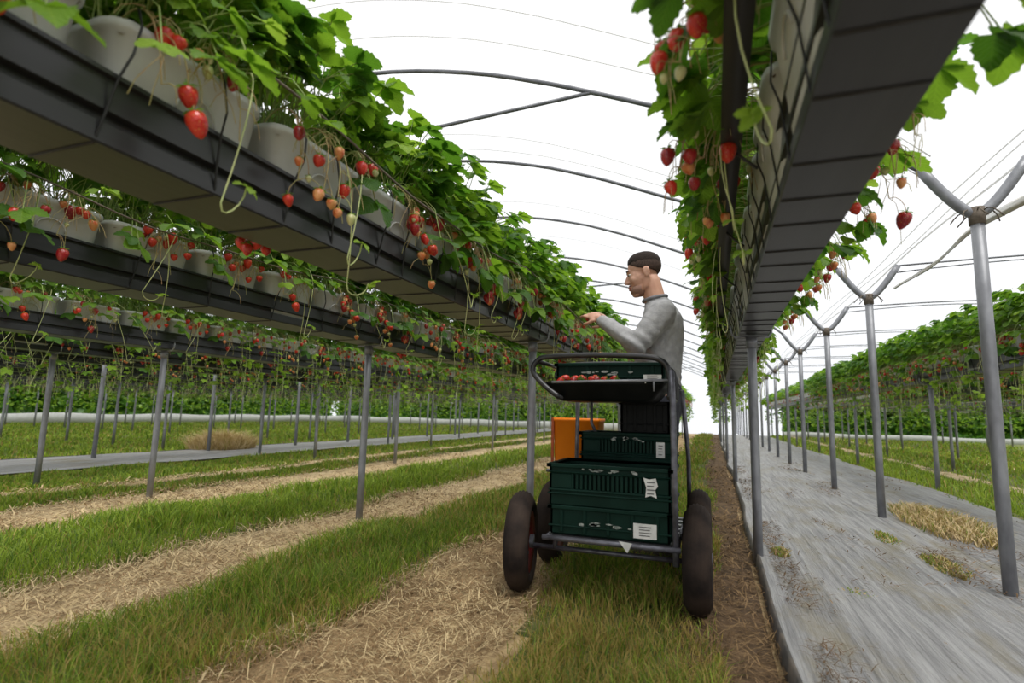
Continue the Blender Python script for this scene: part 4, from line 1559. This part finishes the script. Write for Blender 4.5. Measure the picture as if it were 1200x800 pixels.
def paper(root, x, z, w_, h_, y, lines=True, torn=False, name='paper_label', tilt=0.0, label='white paper label'):
    mb = MB()
    if torn:
        P = [(x - w_ / 2, z + h_ / 2), (x - w_ * 0.1, z + h_ * 0.42), (x + w_ * 0.35, z + h_ / 2), (x + w_ / 2, z + h_ * 0.1), (x + w_ * 0.3, z - h_ * 0.1), (x + w_ * 0.42, z - h_ / 2), (x, z - h_ * 0.38), (x - w_ * 0.36, z - h_ * 0.48), (x - w_ * 0.3, z)]
        P = P[::-1]
    else:
        P = [(x - w_ / 2, z - h_ / 2), (x + w_ / 2, z - h_ / 2), (x + w_ / 2, z + h_ / 2), (x - w_ / 2, z + h_ / 2)]
    n = len(P)
    V = [(a, y, b) for a, b in P] + [(a, y + 0.0015, b) for a, b in P]
    mb.add(V, [tuple(range(n))] + [((i + 1) % n, i, n + i, n + (i + 1) % n) for i in range(n)], 0)
    if lines:
        for q in range(4):
            zz = z + h_ * (0.28 - 0.19 * q)
            box(mb, (x - w_ * 0.25, y - 0.0012, zz - h_ * 0.03), (x + w_ * (0.28 - 0.06 * (q % 2)), y, zz + h_ * 0.03), 1)
    return obj(name, mb.mesh(name, ['label', 'print'], smooth=False), root, label=label)


c1 = crate('harvest_crate', -0.70, -0.165, 2.40, 2.76, 0.302, 0.425, 'dark green crate lowest on the trolley front, with a pale paper label', slots=False, marks=3, scuff_z=0.055)
paper(c1, 0.155, 0.045, 0.095, 0.06, -0.18 + 0.002)
c2 = crate('harvest_crate', -0.705, -0.160, 2.395, 2.765, 0.425, 0.605, 'dark green slotted crate on the trolley front with a torn white sticker', marks=5, scuff_z=0.155)
paper(c2, 0.18, 0.10, 0.060, 0.082, -0.185 + 0.003, torn=True, name='torn_sticker', label='torn white sticker')
tg = MB()
tg.add([(0.10, -0.196, -0.125), (0.155, -0.196, -0.130), (0.135, -0.196, -0.170), (0.10, -0.194, -0.125), (0.155, -0.194, -0.130), (0.135, -0.194, -0.170)], [(0, 2, 1), (3, 4, 5), (0, 1, 4, 3), (1, 2, 5, 4), (2, 0, 3, 5)])
obj('paper_scrap', tg.mesh('paper_scrap', ['label'], smooth=False), c1, (-0.05, 0, 0.125), label='white triangular paper scrap')
crate('harvest_crate', -0.645, -0.175, 2.785, 3.085, 0.302, 0.43, 'dark crate at the bottom of the stack behind the front crates', 'crate_black', slots=False)
crate('harvest_crate', -0.645, -0.175, 2.785, 3.085, 0.43, 0.575, 'dark green crate in the middle of the rear stack', slots=True)
c4 = crate('harvest_crate', -0.650, -0.170, 2.78, 3.09, 0.575, 0.738, 'dark green slotted crate under the black one, beside the orange bin', marks=9, scuff_z=0.13)
paper(c4, 0.165, 0.085, 0.04, 0.075, -0.155 + 0.003, lines=True, label='worn grey label')
crate('harvest_crate', -0.452, -0.19, 2.80, 3.08, 0.738, 0.895, 'black solid-sided crate standing between the slotted crate and top tray', 'crate_black', slots=False, cat='crate')
# tray on the top rack
tr = empty('picking_tray', (-0.47, 2.66, 0.885), label='shallow dark tray on the top rack holding red strawberries', category='tray')
mb = MB()
loft(mb, [rrect(0, 0, 0.0, 0.20, 0.15, 0.02), rrect(0, 0, 0.012, 0.225, 0.17, 0.03), rrect(0, 0, 0.070, 0.272, 0.192, 0.03), rrect(0, 0, 0.078, 0.280, 0.198, 0.03), rrect(0, 0, 0.084, 0.280, 0.198, 0.03), rrect(0, 0, 0.082, 0.268, 0.186, 0.03), rrect(0, 0, 0.035, 0.24, 0.175, 0.03)], 0)
obj('body', mb.mesh('body', ['crate_black']), tr)
lb = MB()
box(lb, (0.185, -0.2035, 0.088), (0.262, -0.200, 0.118), 0)
for q in range(4):
    box(lb, (0.20, -0.2045, 0.094 + 0.006 * q), (0.25 - 0.006 * (q % 2), -0.2035, 0.0965 + 0.006 * q), 1)
box(lb, (0.19, -0.2005, 0.08), (0.195, -0.198, 0.118), 0)
obj('paper_label', lb.mesh('paper_label', ['label', 'print'], smooth=False), tr, label='white printed label')
crate('harvest_crate', -0.735, -0.20, 2.60, 2.85, 0.972, 1.072, 'dark green crate standing across the top rack behind the red berries', slots=False, marks=14, scuff_z=0.05)
rr = random.Random(4)
for k in range(13):
    x = -0.66 + 0.021 * k + rr.uniform(-0.004, 0.004)
    b = obj('picked_strawberry', BERRY[(('ripe', 'deep')[k % 3 == 2], k % 3)], None, (x, 2.505 + 0.03 * (k % 2), 0.982 + rr.uniform(0, 0.008)), label='picked red strawberry lying at the front of the dark tray', category='strawberry', group='picked strawberries in the tray')
    b.rotation_euler = (rr.uniform(-1.2, 1.2), rr.uniform(1.0, 1.9), rr.uniform(0, 6))
    b.scale = (1.05,) * 3
    obj('calyx', CALYX, b)

# orange bin
ob = empty('orange_bin', (-0.757, 3.255, 0.506), label='bright orange plastic bin behind the crates over the rear wheel', category='bin')
mb = MB()
hx, hy, H = 0.135, 0.095, 0.295
loft(mb, [rrect(0, 0, 0.0, hx - 0.010, hy - 0.012, 0.015), rrect(0, 0, 0.006, hx - 0.006, hy - 0.008, 0.016), rrect(0, 0, H - 0.02, hx, hy, 0.016), rrect(0, 0, H - 0.018, hx + 0.006, hy + 0.006, 0.018), rrect(0, 0, H, hx + 0.006, hy + 0.006, 0.018), rrect(0, 0, H, hx - 0.006, hy - 0.006, 0.014), rrect(0, 0, 0.02, hx - 0.014, hy - 0.016, 0.012)])
obj('body', mb.mesh('body', ['orange']), ob)
mb = MB()
for sg, z in ((-1, 0.19), (1, 0.20), (-0.5, 0.06), (0.7, 0.08), (0.1, 0.12)):
    x = sg * 0.05
    yf = -(hy - 0.012 + 0.012 * z / H) - 0.001
    P = [(x + 0.008 * math.cos(a), yf, z + 0.008 * math.sin(a)) for a in np.linspace(0, 2 * PI, 9)[:-1]]
    mb.add(P + [(p[0], p[1] + 0.003, p[2]) for p in P], [tuple(range(7, -1, -1))] + [(i, (i + 1) % 8, 8 + (i + 1) % 8, 8 + i) for i in range(8)])
obj('drain_hole', mb.mesh('drain_hole', ['orange_dark'], smooth=False), ob, label='dark specks and holes')
mb = MB()
box(mb, (-hx - 0.012, -hy - 0.004, 0.03), (-hx + 0.004, -hy + 0.012, H), 0, 0.003)  # darker orange strip down the left front edge of the bin
obj('edge_strip', mb.mesh('edge_strip', ['orange_dark'], smooth=False), ob)


# ------------------------------------------------------------------ person
def remesh(mb, name, mats, voxel, smooth_it=4, disp=None):
    me = mb.mesh(name + '_raw', mats)
    o = bpy.data.objects.new('tmp_body', me)
    COL.objects.link(o)
    rm = o.modifiers.new('r', 'REMESH')
    rm.mode = 'VOXEL'
    rm.voxel_size = voxel
    s = o.modifiers.new('s', 'SMOOTH')
    s.factor = 0.5
    s.iterations = smooth_it
    dg = bpy.context.evaluated_depsgraph_get()
    dg.update()
    me2 = bpy.data.meshes.new_from_object(o.evaluated_get(dg))
    bpy.data.objects.remove(o)
    bpy.data.meshes.remove(me)
    n = len(me2.vertices)
    if disp is not None:
        co = np.empty(n * 3)
        me2.vertices.foreach_get('co', co)
        no = np.empty(n * 3)
        me2.vertices.foreach_get('normal', no)
        co, no = co.reshape(-1, 3), no.reshape(-1, 3)
        co = co + no * disp(co)[:, None]
        me2.vertices.foreach_set('co', co.ravel())
    me2.polygons.foreach_set('use_smooth', np.ones(len(me2.polygons), bool))
    me2.name = name
    if not me2.materials:
        for k in mats:
            me2.materials.append(M[k])
    me2.update()
    return me2


PX, PY = -0.27, 3.42
person = empty('person', (PX, PY, 0), label='man in grey sweater and dark trousers picking strawberries behind the trolley', category='person')


def Pp(p):
    return np.array([p[0] - PX, p[1] - PY, p[2]])


hf = np.array([-0.965, -0.10, -0.24])
hf /= np.linalg.norm(hf)
hl = np.cross(np.array([0.12, 0.03, 1.0]), hf)
hl /= np.linalg.norm(hl)
hu = np.cross(hf, hl)
HCn = Pp((-0.390, 3.40, 1.703))
AX = np.stack([hf, hl, hu])
HSc = 1.03


def hp(a, b, c):
    return HCn + (np.array([a, b, c]) * HSc) @ AX


body = MB()


def hel(c, r):
    ellipsoid(body, hp(*c), np.array(r) * HSc, AX, 18, 12)


hel((-0.014, 0, 0.040), (0.100, 0.077, 0.083))
hel((0.030, 0, -0.020), (0.066, 0.064, 0.088))
hel((0.026, 0, -0.080), (0.060, 0.055, 0.046))
for sg in (1, -1):
    capsule(body, hp(-0.012, sg * 0.056, -0.040), 0.022 * HSc, hp(0.010, sg * 0.050, -0.088), 0.020 * HSc)
    capsule(body, hp(0.010, sg * 0.050, -0.088), 0.020 * HSc, hp(0.066, sg * 0.018, -0.112), 0.018 * HSc)
hel((0.074, 0, -0.110), (0.024, 0.027, 0.021))
hel((0.080, 0, 0.026), (0.018, 0.048, 0.012))
hel((0.058, 0.036, -0.030), (0.030, 0.024, 0.026))
hel((0.058, -0.036, -0.030), (0.030, 0.024, 0.026))
hel((0.090, 0, -0.066), (0.014, 0.022, 0.007))
hel((0.088, 0, -0.078), (0.013, 0.020, 0.007))
capsule(body, hp(0.092, 0, 0.008), 0.009, hp(0.114, 0, -0.030), 0.0125)
hel((0.100, 0.011, -0.036), (0.012, 0.008, 0.008))
hel((0.100, -0.011, -0.036), (0.012, 0.008, 0.008))
for sg in (1, -1):
    hel((-0.016, sg * 0.079, -0.012), (0.021, 0.009, 0.033))
    hel((-0.026, sg * 0.086, 0.000), (0.012, 0.006, 0.022))
NB = Pp((-0.312, 3.415, 1.490))
capsule(body, hp(-0.026, 0, -0.060), 0.062, NB, 0.068)
# torso, legs and arms beneath the clothes
capsule(body, NB - [0, 0, 0.03], 0.075, Pp((-0.30, 3.42, 1.20)), 0.105)
capsule(body, Pp((-0.30, 3.42, 1.25)), 0.105, Pp((-0.285, 3.42, 0.98)), 0.11)
SHL, ELL, WRL = Pp((-0.262, 3.235, 1.425)), Pp((-0.398, 3.155, 1.225)), Pp((-0.640, 3.300, 1.405))
SHR, ELR, WRR = Pp((-0.285, 3.600, 1.430)), Pp((-0.440, 3.640, 1.225)), Pp((-0.630, 3.520, 1.430))
for a, e, wv in ((SHL, ELL, WRL), (SHR, ELR, WRR)):
    capsule(body, NB - [0, 0, 0.05], 0.055, a, 0.056)
    capsule(body, a, 0.052, e, 0.040)
    capsule(body, e, 0.040, wv, 0.027)
for sg in (-1, 1):
    hip, kn, an = Pp((-0.275, 3.42 + sg * 0.09, 0.94)), Pp((-0.290, 3.42 + sg * 0.10, 0.50)), Pp((-0.270, 3.42 + sg * 0.10, 0.09))
    capsule(body, hip, 0.085, kn, 0.055)
    capsule(body, kn, 0.055, an, 0.038)
    capsule(body, an, 0.036, an + [-0.13, 0, -0.045], 0.030)


def hand(wrist, fdir, pnorm, side):
    """palm, four curled fingers and a thumb; fdir along the hand, pnorm out of the palm"""
    fdir = fdir / np.linalg.norm(fdir)
    pnorm = pnorm - fdir * (pnorm @ fdir)
    pnorm /= np.linalg.norm(pnorm)
    sv = np.cross(fdir, pnorm) * side       # towards the thumb
    ellipsoid(body, wrist + fdir * 0.048, (0.050, 0.040, 0.017), np.stack([fdir, sv, pnorm]), 14, 9)
    capsule(body, wrist - fdir * 0.02, 0.026, wrist + fdir * 0.02, 0.025)
    for k, (ln, off, curl) in enumerate(((0.070, 0.030, 0.55), (0.078, 0.010, 0.75), (0.073, -0.010, 0.9), (0.058, -0.029, 1.05))):
        b = wrist + fdir * (0.086 - 0.004 * k) + sv * off
        d = fdir
        cur = b
        for q, fr in enumerate((0.46, 0.31, 0.23)):
            ang = curl * (0.35 + 0.5 * q)
            d = fdir * math.cos(ang) + pnorm * math.sin(ang)
            nx_ = cur + d * ln * fr
            capsule(body, cur, 0.0095 - 0.0008 * q, nx_, 0.0088 - 0.0008 * q, 10)
            cur = nx_
    tb = wrist + fdir * 0.030 + sv * 0.032
    t1 = tb + fdir * 0.026 + sv * 0.026 + pnorm * 0.016
    t2 = t1 + fdir * 0.030 + sv * 0.004 + pnorm * 0.020
    capsule(body, tb, 0.0125, t1, 0.0105, 10)
    capsule(body, t1, 0.0105, t2, 0.0090, 10)
    return wrist + fdir * 0.115 + pnorm * 0.042


gripL = hand(WRL, np.array([-0.80, 0.36, 0.44]), np.array([-0.20, 0.75, -0.55]), 1)
gripR = hand(WRR, np.array([-0.88, 0.10, 0.40]), np.array([-0.25, -0.70, -0.50]), -1)
obj('body', remesh(body, 'body', ['skin'], 0.0055, 3), person)

# sweater
sw = MB()


def ell_sec(cx, cy, z, rx, ry, n=28):
    a = np.arange(n) * 2 * PI / n
    return np.stack([cx - PX + rx * np.cos(a), cy - PY + ry * np.sin(a), np.full(n, z)], 1)


loft(sw, [ell_sec(-0.318, 3.42, 0.955, 0.120, 0.165), ell_sec(-0.318, 3.42, 0.985, 0.138, 0.182), ell_sec(-0.315, 3.42, 1.08, 0.140, 0.186), ell_sec(-0.306, 3.42, 1.22, 0.142, 0.195), ell_sec(-0.292, 3.42, 1.34, 0.138, 0.205),
          ell_sec(-0.280, 3.42, 1.42, 0.120, 0.190), ell_sec(-0.290, 3.42, 1.475, 0.098, 0.135), ell_sec(-0.306, 3.42, 1.520, 0.079, 0.084), ell_sec(-0.316, 3.415, 1.548, 0.073, 0.072)])
for a, e, wv in ((SHL, ELL, WRL), (SHR, ELR, WRR)):
    capsule(sw, NB - [0, 0, 0.045], 0.060, a, 0.074, 18)
    capsule(sw, a, 0.080, e, 0.062, 18)
    capsule(sw, e, 0.062, e + (wv - e) * 0.93, 0.040, 18)
    dw = (wv - e) / np.linalg.norm(wv - e)


def folds(co):
    d = 0.005 * (fbm(co[:, 0] * 14 + co[:, 2] * 22, co[:, 1] * 9 - co[:, 2] * 12, 91) - 0.5) * 2
    for e in (ELL, ELR):
        dist = np.linalg.norm(co - e, axis=1)
        d += 0.0075 * np.exp(-(dist / 0.10) ** 2) * np.sin(co @ np.array([60.0, 20.0, 75.0]))
    d += 0.006 * np.exp(-((co[:, 2] - 1.03) / 0.07) ** 2) * np.sin(co[:, 2] * 130 + 4 * np.sin(co[:, 1] * 14) + co[:, 0] * 20)
    for s in (SHL, SHR):
        dist = np.linalg.norm(co - (s + [0.0, 0.0, -0.10]), axis=1)
        d += 0.005 * np.exp(-(dist / 0.09) ** 2) * np.sin(co @ np.array([70.0, 30.0, -50.0]))
    return d


obj('sweater', remesh(sw, 'sweater', ['sweater'], 0.008, 5, folds), person, label='grey knitted sweater')
cl = MB()
a = np.arange(24) * 2 * PI / 24
nd = (hp(-0.03, 0, -0.06) - NB)
nd /= np.linalg.norm(nd)
xa, ya = frame_dirs(nd)
cc = NB + nd * 0.055
tube(cl, [cc + 0.0705 * (math.cos(t) * xa + math.sin(t) * ya) for t in a], 0.011, 8, 0, closed=True)
obj('collar', cl.mesh('collar', ['sweater_trim']), person)

# trousers and boots
trm = MB()
loft(trm, [ell_sec(-0.290, 3.42, 0.80, 0.10, 0.15), ell_sec(-0.292, 3.42, 0.86, 0.125, 0.172), ell_sec(-0.298, 3.42, 0.98, 0.124, 0.168), ell_sec(-0.300, 3.42, 1.02, 0.120, 0.16)])
for sg in (-1, 1):
    hip, kn, an = Pp((-0.278, 3.42 + sg * 0.09, 0.90)), Pp((-0.290, 3.42 + sg * 0.10, 0.50)), Pp((-0.270, 3.42 + sg * 0.10, 0.14))
    capsule(trm, hip, 0.098, kn, 0.072, 18)
    capsule(trm, kn, 0.072, an, 0.060, 18)
obj('trousers', remesh(trm, 'trousers', ['trousers'], 0.010, 4, lambda co: 0.006 * (fbm(co[:, 2] * 16 + co[:, 0] * 6, co[:, 1] * 10, 95) - 0.5) * 2), person, label='dark trousers')
for sg in (-1, 1):
    bm_ = MB()
    an = Pp((-0.270, 3.42 + sg * 0.10, 0.0))
    capsule(bm_, an + [0, 0, 0.18], 0.052, an + [0.01, 0, 0.06], 0.050, 16)
    capsule(bm_, an + [0.02, 0, 0.046], 0.046, an + [-0.16, -sg * 0.0, 0.040], 0.042, 16)
    box(bm_, an + [-0.205, -0.045, 0.0], an + [0.068, 0.045, 0.03], 0, 0.012)
    obj('boot', remesh(bm_, 'boot', ['boot'], 0.008, 3), person)

# hair: short crop, faded sides
hb = MB()
for i in range(7):
    pass
N1, N2 = 40, 16


def scalp(mb, front, side, back, thick, quiff, rag):
    """closed cap over the cranium; the three angles say how far down it reaches"""
    V, F = [], []
    rr = random.Random(3)
    jit = [rr.uniform(-1, 1) for _ in range(N1)]
    for j in range(N2 + 1):
        for i in range(N1):
            az = 2 * PI * i / N1
            c = math.cos(az)
            pm = side + (front - side) * max(0, c) ** 1.5 + (back - side) * max(0, -c) ** 1.2 + rag * jit[i]
            ph = pm * j / N2
            fade = 1 - (j / N2) ** 3
            th = 1.012 + thick * fade
            th += 0.02 * rag * 20 * math.sin(i * 2.7 + j * 1.9) * fade
            qz = quiff * max(0, c) * math.sin(min(ph, 1.4)) * fade
            l = np.array([math.sin(ph) * c * 0.1005 * th, math.sin(ph) * math.sin(az) * 0.0780 * th, math.cos(ph) * 0.0835 * th + qz])
            V.append(hp(-0.014 + l[0], l[1], 0.040 + l[2]))
    for j in range(N2):
        for i in range(N1):
            t = (i + 1) % N1
            F.append((j * N1 + i, (j + 1) * N1 + i, (j + 1) * N1 + t, j * N1 + t))
    n0 = len(V)
    cc_ = hp(-0.014, 0, 0.040)
    for i in range(N1):
        V.append(cc_ + (V[N2 * N1 + i] - cc_) * 0.93)
    for i in range(N1):
        t = (i + 1) % N1
        F.append((N2 * N1 + i, n0 + i, n0 + t, N2 * N1 + t))
    mb.add(V, F)


scalp(hb, 1.16, 1.30, 1.62, 0.125, 0.012, 0.05)
hair = obj('hair', hb.mesh('hair', ['hair']), person, label='short dark cropped hair')
h2 = MB()
scalp(h2, 1.05, 1.90, 2.45, 0.022, 0.0, 0.02)
obj('hair_sides', h2.mesh('hair_sides', ['fade']), hair, label='closely shaved sides')
fc = MB()
for sg in (1, -1):
    ellipsoid(fc, hp(0.0805, sg * 0.032, 0.006), np.array((0.010, 0.011, 0.007)), AX, 12, 8, 0)
    ellipsoid(fc, hp(0.0880, sg * 0.033, 0.005), np.array((0.005, 0.006, 0.006)), AX, 10, 6, 1)
bd = MB()
ellipsoid(bd, hp(0.038, 0, -0.092), np.array((0.0645, 0.0585, 0.040)) * HSc, AX, 18, 12)
ellipsoid(bd, hp(0.088, 0, -0.054), np.array((0.016, 0.024, 0.006)) * HSc, AX, 12, 8)
obj('eye', fc.mesh('eye', ['eye_white', 'iris']), person)
fc = MB()
for sg in (1, -1):
    tube(fc, [hp(0.094, sg * 0.014, 0.026), hp(0.095, sg * 0.030, 0.032), hp(0.080, sg * 0.050, 0.027)], [0.003, 0.0042, 0.0025], 6)
obj('eyebrow', fc.mesh('eyebrow', ['hair']), person)
fc = MB()
ellipsoid(fc, hp(0.0985, 0, -0.066), np.array((0.0125, 0.020, 0.0055)), AX, 12, 8, 0)
ellipsoid(fc, hp(0.0975, 0, -0.077), np.array((0.0120, 0.018, 0.0060)), AX, 12, 8, 0)
obj('lips', fc.mesh('lips', ['lips']), person)
obj('stubble', bd.mesh('stubble', ['stubble']), person, label='dark stubble on jaw')

hb_ = obj('picked_strawberry', BERRY[('ripe', 0)], None, tuple(gripL + np.array([PX, PY, 0.018])), label='ripe red strawberry between the fingers of the man', category='strawberry')
obj('calyx', CALYX, hb_)
